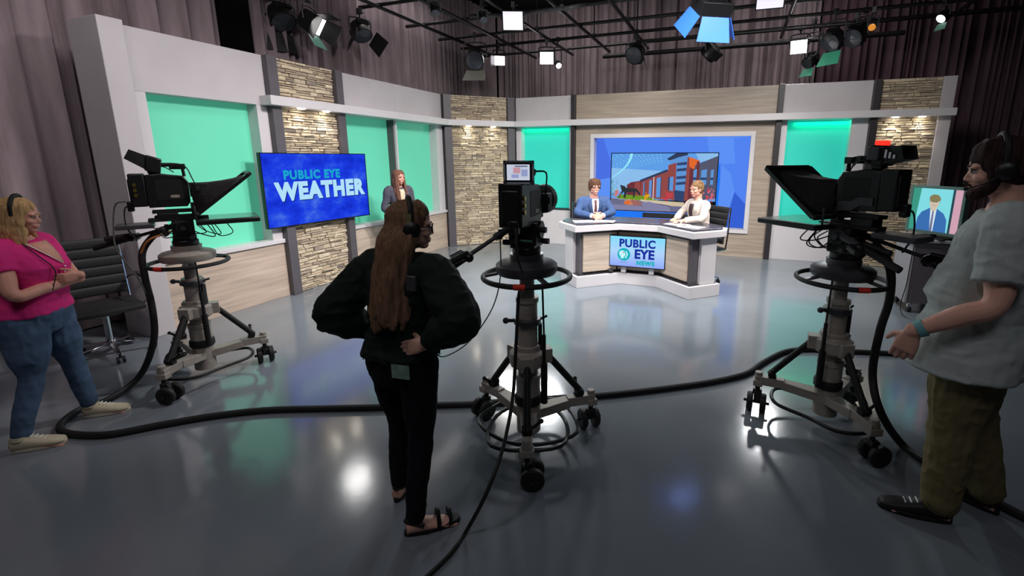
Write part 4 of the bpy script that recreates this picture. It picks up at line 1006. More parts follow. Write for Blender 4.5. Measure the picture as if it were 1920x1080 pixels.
# ------------------------------------------------------------------ cables
def cable(name, pts, r, label, mat=None, n=10, sm=8, cat='cable'):
    pts = [V(p) for p in pts]; c = V((sum(p.x for p in pts) / len(pts), sum(p.y for p in pts) / len(pts), 0))
    o = obj(name, MB().tube(smooth_path([p - c for p in pts], sm), r, n), mat or m_rubber, loc=c); return tag(o, label, cat)
fl = lambda u, v, r=.022: at(u, v, r)
cable('camera_cable', [P1 + V((-.05, -.1, 1.22)), dep(300, 432, 3.5), dep(268, 470, 3.45), dep(272, 520, 3.42), dep(286, 580, 3.40), dep(288, 640, 3.38), dep(262, 705, 3.38) , fl(205, 748, .024), fl(150, 768), fl(115, 795), fl(125, 812), fl(200, 815), fl(300, 797), fl(400, 780), fl(500, 769), fl(600, 766), fl(690, 764), fl(830, 759), fl(890, 757),
      fl(1000, 749), fl(1130, 741), fl(1250, 728), fl(1340, 715), fl(1400, 700), fl(1430, 680), fl(1470, 660), fl(1510, 655), fl(1560, 657), fl(1640, 661), fl(1720, 665), fl(1850, 672), fl(2000, 680)], .023,
      'long thick black cable from the left camera snaking across the whole floor')
cable('camera_cable', [P3 + V((.05, -.02, 1.16)), dep(1640, 462, 2.78), dep(1668, 500, 2.72), dep(1668, 560, 2.72), dep(1650, 620, 2.72), dep(1636, 700, 2.74), dep(1650, 770, 2.62) * 1 + V((0, 0, .0)), fl(1690, 832, .03), fl(1740, 868), fl(1800, 905), fl(1860, 938), fl(1960, 990)], .024,
      'thick black cable hanging from the right camera to the floor behind the man')
cable('camera_cable', [P2 + V((-.02, -.16, 1.10)), dep(972, 560, 2.50), dep(968, 640, 2.45), dep(962, 740, 2.35), dep(948, 820, 2.14), dep(930, 880, 2.0), dep(905, 940, 1.93), fl(872, 1000, .014), fl(855, 1024, .011), fl(835, 1048, .011), fl(790, 1090, .012), fl(740, 1130, .012)], .010,
      'black cable running down the centre pedestal to the bottom edge', n=8)
cable('headset_wire', [dep(938, 448, 2.62), dep(938, 520, 2.60), dep(922, 580, 2.58), dep(880, 640, 2.50), dep(835, 668, 2.30), dep(812, 660, 2.15)], .0035,
      'thin black headset wire from the centre camera to the woman with long hair', n=6)
cable('camera_cable', [dep(345, 425, 3.55), dep(310, 438, 3.5), dep(277, 452, 3.44), dep(264, 480, 3.43), dep(268, 520, 3.41), dep(283, 575, 3.40)], .008, 'orange brown cable twisted along the thick cable of the left camera', nmat('orange_cable', (176, 112, 62), .5), 8)
cable('camera_cable', [dep(236, 378, 3.3), dep(216, 385, 3.3), dep(213, 430, 3.3), dep(220, 470, 3.3), dep(258, 520, 3.36), dep(280, 560, 3.40)], .005, 'thin grey cable hanging from the back of the left camera', nmat('grey_cable', (90, 96, 92), .5), 6)
# ------------------------------------------------------------------ cart and monitor
cc_ = V((2.05, 6.70, 0)); cw = W(cc_.x, cc_.y)
t = thing('equipment_cart', 'grey rolling equipment cart by the right stone column', 'cart', W(2.30, 6.66), ROT)
m_cart = noisy(nmat('cart_grey', (96, 90, 94), .5), (20, 20, 20), .06); m_cartl = nmat('cart_light_grey', (160, 158, 160), .5)
obj('cabinet', MB().box(-.27, .27, -.27, .27, .12, .84), m_cart, t, bev=.006)
obj('side_panel', MB().box(-.30, -.271, -.28, .28, .12, .86), m_cartl, t, bev=.006)
obj('top_shelf', MB().box(-.33, .32, -.30, .30, .85, .89), m_cartl, t, bev=.008)
lb = MB()
for i in range(3): lb.box(-.12 + i * .055, -.08 + i * .055, -.273, -.2705, .62, .67)
obj('label', lb.box(-.125, .04, -.272, -.2702, .61, .615), m_paper, t, smooth=False)
for sx in (-1, 1):
    for sy in (-1, 1):
        c_ = obj('caster', MB().cyl((sx * .22, sy * .22, .12), (sx * .22, sy * .22, .07), .02, n=10).box(sx * .22 - .025, sx * .22 + .025, sy * .22 - .02, sy * .22 + .02, .06, .10), m_chrome, t)
        obj('wheel', MB().cyl((sx * .22 - .015, sy * .22, .036), (sx * .22 + .015, sy * .22, .036), .036, n=20), m_rubber, c_)
mc = W(2.20, 6.52, 1.215); myaw = math.radians(-74)
m_bez = nmat('monitor_bezel', (88, 118, 110), .35)  # teal light reflected by the bezel is put into its colour
t = thing('video_monitor', 'monitor on the cart showing the male anchor', 'monitor', mc, myaw); MW, MH = .60, .55
obj('housing', MB().box(-MW / 2, MW / 2, 0, .06, -MH / 2, MH / 2), m_bez, t, bev=.006)
b = MB()
for x0, x1, z0, z1 in ((-MW / 2, MW / 2, -MH / 2, -MH / 2 + .03), (-MW / 2, MW / 2, MH / 2 - .03, MH / 2), (-MW / 2, -MW / 2 + .03, -MH / 2 + .03, MH / 2 - .03), (MW / 2 - .03, MW / 2, -MH / 2 + .03, MH / 2 - .03)): b.box(x0, x1, -.012, 0, z0, z1)
obj('bezel', b, m_bez, t, bev=.002, smooth=False)
mb = MB(); q = []
def M_(k, pts): q.append((k, pts))
x1, z1 = MW / 2 - .03, MH / 2 - .03
M_(0, [(-x1, -z1), (x1, -z1), (x1, z1), (-x1, z1)]); M_(7, [(-x1, -z1), (-x1 + .06, -z1), (-x1 + .09, z1), (-x1, z1)]); M_(1, [(.19, -z1), (x1, -z1), (x1, z1), (.19, z1)]); M_(2, [(.165, -z1), (.19, -z1), (.19, z1), (.165, z1)])
M_(3, [(-.19, -z1), (.15, -z1), (.14, -.10), (.10, -.03), (.02, .02), (-.06, .02), (-.14, -.03), (-.18, -.10)])
M_(4, [(-.05, .02), (-.025, -z1), (.01, -z1), (.02, .02)]); M_(5, [(-.022, .0), (-.028, -z1), (.0, -z1), (-.006, .0)])
M_(6, disc(-.015, .085, .052, .075, 20)); M_(6, [(-.045, .04), (-.04, -.01), (.01, -.01), (.015, .04)])
M_(8, disc(-.015, .135, .06, .045, 16)); M_(8, [(-.07, .15), (-.066, .08), (-.055, .12)]); M_(8, [(.036, .12), (.045, .08), (.05, .15)])
M_(2, [(-.045, .092), (-.02, .092), (-.02, .1), (-.045, .1)]); M_(2, [(-.008, .092), (.017, .092), (.017, .1), (-.008, .1)]); M_(9, [(-.03, .052), (.0, .052), (.0, .058), (-.03, .058)])
for i, (k, pts) in enumerate(q): mb.add([(x, -.002 - .0004 * i, z) for x, z in pts], [tuple(range(len(pts)))], k)
obj('display', mb, [emat('mon_cyan', (128, 218, 226)), emat('mon_pink', (206, 160, 178)), emat('mon_dark', (40, 70, 80)), emat('mon_blue', (58, 110, 176)), emat('mon_white', (212, 230, 236)), emat('mon_tie', (110, 110, 150)), emat('mon_skin', (206, 190, 170)), emat('mon_green', (60, 150, 130)), emat('mon_hair', (134, 124, 84)), emat('mon_lip', (170, 120, 120))], t, smooth=False)
obj('monitor_foot', MB().cyl((0, .04, -.33), (0, .04, -.2), .03, n=12).box(-.18, .18, -.08, .16, -.324, -.308), m_black, t, bev=.006)
cable('monitor_wire', [W(2.05, 6.33, .895), W(1.99, 6.30, .80), W(1.97, 6.28, .4), W(1.95, 6.22, .03), W(2.2, 5.9, .01), W(2.5, 5.8, .01)], .005, 'thin black wire drooping from the cart to the floor', m_black, 6)

# ------------------------------------------------------------------ office chairs
m_leather = noisy(nmat('black_leather', (30, 30, 32), .62), (60, 60, 60), .15, bump=.15)
def office_chair(loc, rotz, label, seat=.47, group=None):
    """local +y is the sitter's front"""
    t = thing('office_chair', label, 'office chair', loc, rotz)
    b = MB()
    for k in range(5):
        a = 2 * PI * k / 5 + .3; d = V((math.cos(a), math.sin(a), 0)); b.bar(d * .03 + V((0, 0, .12)), d * .29 + V((0, 0, .085)), .045, .03, w1=.03, h1=.02)
    b.lathe([(.035, .09), (.04, .10), (.04, .15), (.03, .16)], n=20); bo = obj('star_base', b, m_chrome, t, bev=.003)
    for k in range(5):
        a = 2 * PI * k / 5 + .3; d = V((math.cos(a), math.sin(a), 0)); s_ = V((-d.y, d.x, 0)); p = d * .29
        w_ = MB(); w_.cyl(p + V((0, 0, .085)), p + V((0, 0, .05)), .010, n=8)
        for q_ in (-1, 1): w_.cyl(p + s_ * (q_ * .012) + V((0, 0, .03)), p + s_ * (q_ * .028) + V((0, 0, .03)), .03, n=16)
        obj('caster', w_, m_blackplastic, bo)
    obj('gas_lift', MB().cyl((0, 0, .14), (0, 0, seat - .10), .025, n=16).cyl((0, 0, seat - .2), (0, 0, seat - .08), .016, n=12).box(-.08, .08, -.1, .1, seat - .10, seat - .07), m_chrome, t)
    s = MB(); n = 5
    for i in range(n):
        y = -.20 + i * .10; s.loft([(V((x, y, seat - .035)), V((0, .054, 0)), V((0, 0, .035 if abs(x) < .2 else .026))) for x in (-.24, -.22, 0, .22, .24)], 14, 2.6)
    obj('seat', s, m_leather, t)
    r = MB(); n = 6
    for i in range(n):
        z = seat + .08 + i * .088; y = -.235 - .012 * i - .03 * math.sin(i / 5 * PI) * 0
        r.loft([(V((x, y + abs(x) * .06, z)), V((0, .022 if abs(x) < .2 else .016, 0)), V((0, 0, .046))) for x in (-.23, -.215, 0, .215, .23)], 14, 2.8)
    obj('backrest', r, m_leather, t)
    for sx in (-1, 1):
        pts = [(sx * .245, .12, seat - .04), (sx * .285, .18, seat + .02), (sx * .29, .17, seat + .19), (sx * .29, .05, seat + .21), (sx * .285, -.16, seat + .20), (sx * .25, -.245, seat + .16)]
        ar = obj('armrest', MB().tube(smooth_path(pts, 6), .013, 10), m_chrome, t)
        obj('arm_pad', MB().box(sx * .29 - .022, sx * .29 + .022, -.13, .12, seat + .215, seat + .235), m_leather, ar, bev=.008)
        obj('side_rail', MB().tube(smooth_path([(sx * .245, .22, seat - .045), (sx * .245, -.20, seat - .05), (sx * .245, -.27, seat + .04), (sx * .24, -.31, seat + .56)], 6), .011, 8), m_chrome, t)
    return t
office_chair(V((-4.12, 4.02, 0)), math.radians(-125), 'black ribbed office chair with chrome arms in the dark behind the woman in pink', .50)
office_chair(V((2.13, 6.63, 0)), yaw_az(-158), 'black ribbed office chair of the female anchor', .555)
office_chair(V((.59, 7.19, 0)), yaw_az(-82), 'black office chair hidden behind the male anchor', .555)
# ------------------------------------------------------------------ people
def skin_mat(name, col):
    m = nmat(name, col, .5, 0, .35); m.node_tree.nodes['Principled BSDF'].inputs['Subsurface Weight'].default_value = .0
    return noisy(m, (20, 20, 20), .06)
def hair_mat(name, col, rough=.42):
    m = nmat(name, col, .7, 0, .12); return noisy(m, (110, 110, 5), .38, 5, bump=.6, bscale=(160, 160, 6))
def cloth_mat(name, col, sc=180, amt=.08, rough=.85, bump=.12):
    return noisy(nmat(name, col, rough, 0, .2), (sc, sc, sc), amt, 2, bump=bump)
def limb(mb, pts, rs, n=14, sub=5, flat_=1.0, cap=True):
    """tapering limb through joints with rounded ends"""
    P = smooth_path(pts, sub); k = len(pts); R = []
    for i in range(len(P)):
        t = i / sub; a = min(int(t), k - 2); f = t - a; f = f * f * (3 - 2 * f) if True else f; R.append(rs[a] * (1 - f) + rs[a + 1] * f)
    mb.tube(P, R, n); mb.ell(pts[0], rs[0], n=12, m=8)
    if cap: mb.ell(pts[-1], rs[-1], n=12, m=8)
def hand_mb(mb, wr, d, pn, sgn, curl=.35, sz=1.0, spread=.0, thumb_in=.4):
    """palm, four fingers of unequal length and a side thumb. d: wrist to knuckles, pn: palm normal, sgn: thumb side"""
    wr = V(wr); d = V(d).normalized(); pn = V(pn); pn = (pn - d * pn.dot(d)).normalized(); side = d.cross(pn).normalized() * sgn
    k = sz
    mb.loft([(wr - d * .02 * k, side * .026 * k, pn * .019 * k), (wr + d * .02 * k, side * .031 * k, pn * .017 * k), (wr + d * .06 * k, side * .041 * k, pn * .015 * k), (wr + d * .092 * k, side * .041 * k, pn * .012 * k)], n=16, e=2.6)
    for i, (o, L) in enumerate(((.031, .072), (.0105, .082), (-.0105, .076), (-.031, .06))):
        p = wr + d * (.088 - abs(i - 1.2) * .004) * k + side * o * k; a = 0; pts = [p - d * .02 * k, p]; rs = [.009 * k, .0098 * k]
        dd = (d + side * (spread * (1.5 - i) * .12)).normalized()
        for j, fr_ in enumerate((.44, .30, .26)):
            a += curl * (1.0 if j else .8) * (1 + .08 * i); q = dd * math.cos(a) + pn * math.sin(a); p = p + q * L * fr_ * k; pts.append(p); rs.append((.009, .0082, .007)[j] * k)
        mb.tube(pts, rs, 8); mb.ell(pts[-1], rs[-1], n=8, m=6)
    b = wr + d * .022 * k + side * .026 * k; t1 = (d * .62 + side * .72 + pn * .25 * (1 + thumb_in)).normalized(); t2 = (d * .85 + side * .3 + pn * (.2 + thumb_in)).normalized()
    pts = [b - side * .01 * k, b + t1 * .036 * k, b + t1 * .036 * k + t2 * .03 * k, b + t1 * .036 * k + t2 * .052 * k]
    mb.tube(pts, [.014 * k, .012 * k, .0105 * k, .008 * k], 8); mb.ell(pts[-1], .008 * k, n=8, m=6)
def head_mb(mb, c, R, h):
    """c: eye-level centre, R: rotation (local y forward, x to the person's right), h: chin-to-crown"""
    E_ = lambda p, r, rot=None: mb.ell(V(c) + R @ (V(p) * h), [k * h for k in r], (R @ rot) if rot is not None else R, 18, 12)
    E_((0, -.045, .13), (.325, .42, .365)); E_((0, .05, -.02), (.285, .33, .34)); E_((0, .10, -.2), (.225, .265, .27)); E_((0, .235, -.40), (.115, .11, .085))
    for s in (-1, 1):
        E_((s * .19, .0, -.26), (.085, .14, .12)); E_((s * .15, .25, -.13), (.10, .10, .09)); E_((s * .13, .315, .075), (.13, .065, .05))
        E_((s * .325, -.03, -.06), (.035, .085, .125), Matrix.Rotation(s * .25, 3, 'Z')); E_((s * .33, -.045, .0), (.045, .075, .06)); E_((s * .048, .365, -.16), (.032, .045, .028))
        E_((s * .07, .335, -.27), (.08, .055, .028))
    p = [V(c) + R @ (V(q) * h) for q in ((0, .325, .06), (0, .365, -.04), (0, .405, -.12), (0, .415, -.145))]
    mb.tube(p, [.032 * h, .034 * h, .042 * h, .040 * h], 10); mb.ell(p[-1], .041 * h, n=10, m=8)
    E_((0, .35, -.255), (.10, .05, .026)); E_((0, .345, -.312), (.085, .05, .03))
class Person:
    def __init__(s, name_label, loc, yaw, h=1.7, w=1.0, d=1.0, skin=None, J=None, voxel=.006, label='', gender='f', headh=.228):
        s.h = h; s.loc = V(loc); s.yaw = yaw; s.skin = skin; s.vox = voxel; s.label = label; s.w = w; s.d = d
        k = h / 1.7; Z = lambda z: z * k
        sw = (.175 if gender == 'f' else .195) * k * (1 + (w - 1) * .4)
        s.J = dict(pelvis=V((0, 0, Z(.93))), waist=V((0, .0, Z(1.06))), chest=V((0, .01, Z(1.24))), shl=V((0, -.005, Z(1.385))), neck=V((0, -.005, Z(1.44))), head=V((0, .035, Z(1.585))),
            sR=V((sw, -.01, Z(1.375))), sL=V((-sw, -.01, Z(1.375))), eR=V((sw + .06, -.02, Z(1.10))), eL=V((-sw - .06, -.02, Z(1.10))), wR=V((sw + .07, .04, Z(.86))), wL=V((-sw - .07, .04, Z(.86))),
            hR=V((.095 * w, 0, Z(.90))), hL=V((-.095 * w, 0, Z(.90))), kR=V((.11, .02, Z(.49))), kL=V((-.11, .02, Z(.49))), aR=V((.12, -.02, Z(.085))), aL=V((-.12, -.02, Z(.085))), tR=V((.15, .17, .02)), tL=V((-.15, .17, .02)))
        if J: s.J.update({a: V(b) for a, b in J.items()})
        s.k = k; s.R0 = Matrix.Identity(3); s.head_R = Matrix.Identity(3); s.headh = headh * k; s.hands = {}; s.gender = gender; s.torso_yaw = {}
        s.root = None; s.bust = .0; s.belly = 0
    def secs(s, grow=0, low=-.10, up='neck'):
        J = s.J; k = s.k; w, d = s.w, s.d; f = s.gender == 'f'
        def fr(yaw): return V((math.cos(yaw), math.sin(yaw), 0)), V((-math.sin(yaw), math.cos(yaw), 0))
        ty = s.torso_yaw; T = [ty.get('pelvis', 0), ty.get('waist', 0), ty.get('chest', 0), ty.get('shl', ty.get('chest', 0))]
        up_ = (J['chest'] - J['pelvis']).normalized()
        L = [(J['pelvis'] + up_ * low * k, T[0], .145, .10), (J['pelvis'], T[0], .168 if f else .162, .118), (J['pelvis'].lerp(J['waist'], .55), T[0], .152 if f else .152, .108), (J['waist'], T[1], .128 if f else .145, .096 + s.belly),
             (J['waist'].lerp(J['chest'], .5), T[1], .135 if f else .155, .10 + s.belly * .7 + s.bust * .4), (J['chest'], T[2], .148 if f else .17, .112 + s.bust), (J['chest'].lerp(J['shl'], .55), T[2], .158 if f else .183, .10 + s.bust * .3), (J['shl'], T[3], .145 if f else .17, .074), (J['shl'].lerp(J['neck'], .6), T[3], .085, .058), (J['neck'] + V((0, 0, .01)), T[3], .055, .052)]
        out = []
        for c, yw, hw, hd in L:
            a, b = fr(yw); out.append((V(c), a * (hw * w * k + grow), b * (hd * d * k + grow)))
        return out
    def body(s):
        mb = MB(); J = s.J; k = s.k; m = s.gender == 'm'; g = 1.08 if m else 1.0
        mb.loft(s.secs(-.004), 26, 2.3)
        hb = J['head'] + s.head_R @ V((0, -.035, -.06)) * 1
        limb(mb, [J['neck'] - V((0, 0, .03)), J['neck'].lerp(hb, .5), hb], [.058 * k * g, .052 * k * g, .054 * k * g])
        head_mb(mb, J['head'], s.head_R, s.headh)
        for q in 'LR':
            S_, E2, W_ = J['s' + q], J['e' + q], J['w' + q]
            limb(mb, [J['shl'].lerp(S_, .55), S_, S_.lerp(E2, .5), E2, E2.lerp(W_, .4), W_], [.055 * k, .055 * k * g, .046 * k * g * s.w ** .5, .038 * k * g, .038 * k * g, .025 * k * g])
            H = s.hands.get(q, {}); dd = V(H.get('d', (W_ - E2))); pn = V(H.get('pn', (0, 1, 0)))
            hand_mb(mb, W_, dd, pn, H.get('sgn', 1), H.get('curl', .35), k * (1.05 if m else .96), H.get('spread', .3), H.get('thumb', .4))
            Hh, K, A_, T_ = J['h' + q], J['k' + q], J['a' + q], J['t' + q]
            limb(mb, [Hh, Hh.lerp(K, .5), K, K.lerp(A_, .35), A_], [.088 * k * s.w, .074 * k * s.w, .056 * k, .054 * k, .036 * k])
            ft = (T_ - A_); ft.z = 0; ft = ft.normalized(); sd = V((ft.y, -ft.x, 0)); az = A_.z
            hl = A_ - ft * .045 * k
            mb.loft([(V((hl.x, hl.y, .04 + az - .085 * k)), sd * .028, V((0, 0, 1)) * .032), (V((A_.x, A_.y, .045 + az - .085 * k)), sd * .034, V((0, 0, 1)) * .04), (A_ + ft * .08 + V((0, 0, -.052)), sd * .04, V((0, 0, 1)) * .028), (A_ + ft * .15 + V((0, 0, -.066)), sd * .043, V((0, 0, 1)) * .016), (A_ + ft * .175 + V((0, 0, -.072)), sd * .036, V((0, 0, 1)) * .010)], 14)
            for i in range(5):
                o = (-2 + i) * .017 * k; ln = .205 - abs(i - (1 if q == 'L' else 3)) * .006; p = A_ + ft * .165 + sd * o + V((0, 0, -.074)); mb.tube([p, A_ + ft * ln + sd * o * 1.05 + V((0, 0, -.077))], [.009, .0075], 8)
        me = baked('person', mb, s.vox, 1); o = obj('person', me, s.skin, loc=s.loc, rotz=s.yaw, ang=180); s.root = o; tag(o, s.label, 'person')
        # face details
        hh = s.headh; c = J['head']; HR = s.head_R
        hp = lambda *p: c + HR @ (V(p) * hh)
        for sg in (-1, 1):
            e = MB().ell(hp(sg * .135, .300, -.005), (.060 * hh,) * 3, n=14, m=10)
            e.ell(hp(sg * .135, .338, -.006), (.036 * hh,) * 3, n=10, m=8, mi=1)
            obj('eye', e, [nmat('eye_white', (176, 164, 158), .35), nmat('iris', (52, 44, 38), .2)], o)
            pts = [hp(sg * .06, .375, .075), hp(sg * .13, .375, .10), hp(sg * .21, .32, .08)]
            obj('eyebrow', MB().tube(smooth_path(pts, 4), .012 * hh * 1.2, 6), getattr(s, 'brow', s.skin), o)
            lid = MB().tube(smooth_path([hp(sg * .075, .345, .012), hp(sg * .135, .368, .042), hp(sg * .20, .325, .012)], 4), .010 * hh, 6); obj('eyelid', lid, getattr(s, 'brow', s.skin), o)
        lp = MB().tube(smooth_path([hp(-.08, .335, -.283), hp(-.03, .378, -.265), hp(0, .378, -.272), hp(.03, .378, -.265), hp(.08, .335, -.283)], 4), .012 * hh, 8, sy=.8)
        lp.tube(smooth_path([hp(-.075, .338, -.29), hp(0, .372, -.303), hp(.075, .338, -.29)], 5), .013 * hh, 8)
        obj('lips', lp, nmat('lips', (172, 108, 100), .5), o)
        return o
    def torso_pt(s, x, z, off=.01, back=False, grow=0):
        """point on the front of the torso at height z and lateral x"""
        S_ = s.secs(grow); 
        for i in range(len(S_) - 1):
            if S_[i][0].z <= z <= S_[i + 1][0].z: break
        t = (z - S_[i][0].z) / max(1e-6, S_[i + 1][0].z - S_[i][0].z); t = max(0, min(1, t))
        c = S_[i][0].lerp(S_[i + 1][0], t); a = S_[i][1].lerp(S_[i + 1][1], t); b = S_[i][2].lerp(S_[i + 1][2], t)
        hw = a.length; q = min(.98, abs(x) / hw); y = (1 - q ** 2.3) ** (1 / 2.3); an = a.normalized(); bn = b.normalized()
        return c + an * x + b * (y * (-1 if back else 1)) + bn * (off * (-1 if back else 1))
    def patch(s, name, rows, mat, off=.012, back=False, grow=0, thick=.003):
        """cloth piece lying on the torso: rows of (z, [x...])"""
        mb = MB(); n = len(rows[0][1]); vs = [s.torso_pt(x, z, off, back, grow) for z, xs in rows for x in xs]
        mb.add(vs, [(i * n + j, i * n + j + 1, (i + 1) * n + j + 1, (i + 1) * n + j) for i in range(len(rows) - 1) for j in range(n - 1)])
        o = obj(name, mb, mat, s.root); m_ = o.modifiers.new('thick', 'SOLIDIFY'); m_.thickness = thick; m_.offset = 1; return o
    def top(s, name, mat, grow=.012, sleeve=1.0, low=-.08, fold=.006, sl=(.066, .058, .05, .04), seed=1, voxel=None, collar=0, hem=None, scoop=0, extra=None, fs=7):
        J = s.J; k = s.k; mb = MB(); S_ = s.secs(grow, low)
        S_ = S_[:-1] if not collar else S_
        if low <= -.15: S_[0] = (S_[0][0], S_[0][1] * 1.24, S_[0][2] * 1.3); S_[1] = (S_[1][0], S_[1][1] * 1.06, S_[1][2] * 1.10)
        mb.loft(S_, 28, 2.3)
        for q in 'LR':
            A_, B_, C_ = J['s' + q], J['e' + q], J['w' + q]
            if sleeve <= .5:
                e = A_.lerp(B_, sleeve * 2); limb(mb, [J['shl'].lerp(A_, .5) , A_, A_.lerp(e, .5), e], [sl[0] * k, sl[0] * k, sl[1] * k, sl[2] * k], cap=False)
            else:
                e = B_.lerp(C_, (sleeve - .5) * 2 * .93)
                limb(mb, [J['shl'].lerp(A_, .5), A_, A_.lerp(B_, .5), B_, B_.lerp(e, .5), e], [sl[0] * k, sl[0] * k, sl[1] * k, sl[1] * .97 * k, sl[2] * k, sl[3] * k])
        if extra: extra(mb)
        me = baked(name, mb, voxel or s.vox * 1.3, 2, fold, fs, seed, (1, 1, 1.6)); return obj(name, me, mat, s.root, ang=180)
    def pants(s, name, mat, grow=.012, r=(.098, .086, .068, .066, .052), fold=.005, seed=2, low_end=.94, top_=.62):
        J = s.J; k = s.k; mb = MB(); S_ = s.secs(grow - .002)
        mb.loft(S_[:3] , 26, 2.3); mb.loft([(S_[0][0] - V((0, 0, .045)), S_[0][1] * .8, S_[0][2] * .85), S_[0], S_[1]], 24)
        for q in 'LR':
            H_, K, A_ = J['h' + q], J['k' + q], J['a' + q]; E2 = K.lerp(A_, low_end)
            limb(mb, [H_, H_.lerp(K, .5), K, K.lerp(E2, .45), E2], [r[0] * k * s.w, r[1] * k * s.w, r[2] * k, r[3] * k, r[4] * k], 16)
        me = baked(name, mb, s.vox * 1.3, 2, fold, 8, seed, (1.5, 1.5, 1.0)); return obj(name, me, mat, s.root, ang=180)
    def shoe(s, q, mat, sole=None, sandal=False):
        J = s.J; A_, T_ = J['a' + q], J['t' + q]; ft = (T_ - A_); ft.z = 0; ft = ft.normalized(); sd = V((ft.y, -ft.x, 0)); k = s.k
        A0 = V((A_.x, A_.y, 0)); up = V((0, 0, 1)); bz = A_.z - .085 * k
        mb = MB(); sole_h = .024
        pl = []
        for i in range(24):
            th = 2 * PI * i / 24; c, sn = math.cos(th), math.sin(th); u = .085 + .145 * c; wv = (.043 + .008 * c) * (abs(sn) ** .8) * (1 if sn > 0 else -1); pl.append(A0 + ft * u * k + sd * wv * k)
        mb.add([p + up * max(0, bz) for p in pl] + [p + up * (sole_h + max(0, bz)) for p in pl], [tuple(range(23, -1, -1)), tuple(range(24, 48))] + [(i, (i + 1) % 24, 24 + (i + 1) % 24, 24 + i) for i in range(24)])
        so = obj('shoe', MB(), mat, s.root) if False else None
        if sandal:
            o = obj('sandal', mb, sole or mat, s.root, bev=.004)
            st = MB()
            for u in (.175, .115): st.tube(smooth_path([A0 + ft * u * k + sd * sx * .046 * k + up * z for sx, z in ((-1, .02), (-.8, .055), (0, .078 if u > .15 else .094), (.8, .055), (1, .02))], 5), .013, 8, sx=1, sy=.3)
            st.tube(smooth_path([A_ + ft * .04 * k + sd * .045 * k + up * -.02, A_ - ft * .045 * k + up * .0, A_ + ft * .04 * k - sd * .045 * k + up * -.02], 6), .012, 8)
            obj('strap', st, mat, o); return o
        up_m = MB(); b = max(0, bz) + .02
        up_m.loft([(A0 - ft * .052 * k + up * (b + .03), sd * .022, up * .028), (A0 - ft * .03 * k + up * (b + .036), sd * .036, up * .04), (A0 + ft * .03 * k + up * (b + .034), sd * .042, up * .044), (A0 + ft * .09 * k + up * (b + .024), sd * .045, up * .034), (A0 + ft * .16 * k + up * (b + .015), sd * .048, up * .024), (A0 + ft * .205 * k + up * (b + .01), sd * .04, up * .017), (A0 + ft * .222 * k + up * (b + .007), sd * .022, up * .009)], 18, 2.3)
        up_m.tube([A0 + up * (b + .06), A0 + up * (b + .085)], [.046, .044], 16)
        o = obj('shoe', up_m, mat, s.root, ang=60); obj('sole', mb, sole or m_paper, o, bev=.004)
        lc = MB()
        for i in range(4):
            p = A0 + ft * (.06 + .022 * i) * k + up * (b + .072 - i * .009); lc.cyl(p - sd * .022, p + sd * .022, .0035, n=6)
        obj('lace', lc, m_paper, o)
        return o
    def hair(s, mat, length=.0, locks=60, seed=1, back_only=False, spread=.0, fringe=True, vol=1.0, part='hair', flow=None, front_open=.42, tail=None, beard=None):
        """cap over the skull plus falling locks merged into one mass"""
        rnd = random.Random(seed); hh = s.headh; c = s.J['head']; HR = s.head_R
        hp = lambda x, y, z: c + HR @ (V((x, y, z)) * hh)
        mb = MB()
        mb.ell(hp(0, -.09, .17), [.36 * hh * vol, .435 * hh * vol, .375 * hh * vol], HR, 24, 16)
        mb.ell(hp(0, -.16, -.02), [.335 * hh * vol, .33 * hh * vol, .33 * hh * vol], HR, 20, 14)
        if fringe:
            for i in range(14):
                x = -.28 + .56 * i / 13 + rnd.uniform(-.02, .02); p = [hp(x * .6, .12, .50), hp(x, .29 - abs(x) * .3, .39), hp(x * 1.1, .345 - abs(x) * .45, .27 - rnd.uniform(0, .07))]
                mb.tube(smooth_path(p, 4), [.055 * hh * r_ for r_ in np.linspace(1, .35, 9)], 8)
        for i in range(locks):
            th = PI * (front_open + (2 - 2 * front_open) * (i + rnd.random() * .6) / locks)   # measured from the front, round the back
            x = math.sin(th) * .335; y = -.06 + math.cos(th) * .37
            if length <= 0:
                r0 = rnd.uniform(.85, 1.05); z0 = rnd.uniform(-.1, .45); sc = math.sqrt(max(.1, 1 - ((z0 - .12) / .5) ** 2)); a = hp(x * sc * 1.0, y * sc, z0 + .08); b = hp(x * sc * 1.12 * vol, y * sc * 1.1, z0 - .12)
                mb.tube([a, a.lerp(b, .5), b], [.06 * hh, .055 * hh, .02 * hh], 8); continue
            L = length * rnd.uniform(.86, 1.04); pts = [hp(x * .5, y * .5, .49), hp(x * .98, y * 1.0, .3), hp(x * 1.08 * vol, y * 1.06, .02)]
            p = pts[-1].copy(); n_ = 6; rs = [.07 * hh, .075 * hh, .075 * hh]
            for j in range(n_):
                f = (j + 1) / n_; q = pts[2] + V((0, 0, -L * f)); cc = V((c.x, c.y, q.z)); rad_ = V((q.x - cc.x, q.y - cc.y, 0))
                k_ = 1 + spread * f; q = cc + rad_ * k_ + V((rnd.uniform(-.008, .008), rnd.uniform(-.006, .006), 0))
                if flow: q = flow(q, f)
                pts.append(q); rs.append(hh * (.075 - .035 * f * f))
            mb.tube(smooth_path(pts, 3), [rs[min(len(rs) - 1, int(i / 3))] for i in range((len(pts) - 1) * 3 + 1)], 7)
        if tail: tail(mb, hp)
        me = baked(part, mb, s.vox * 1.0, 1, .004, 22, seed, (1, 1, .15)); o = obj(part, me, mat, s.root, ang=180); return o
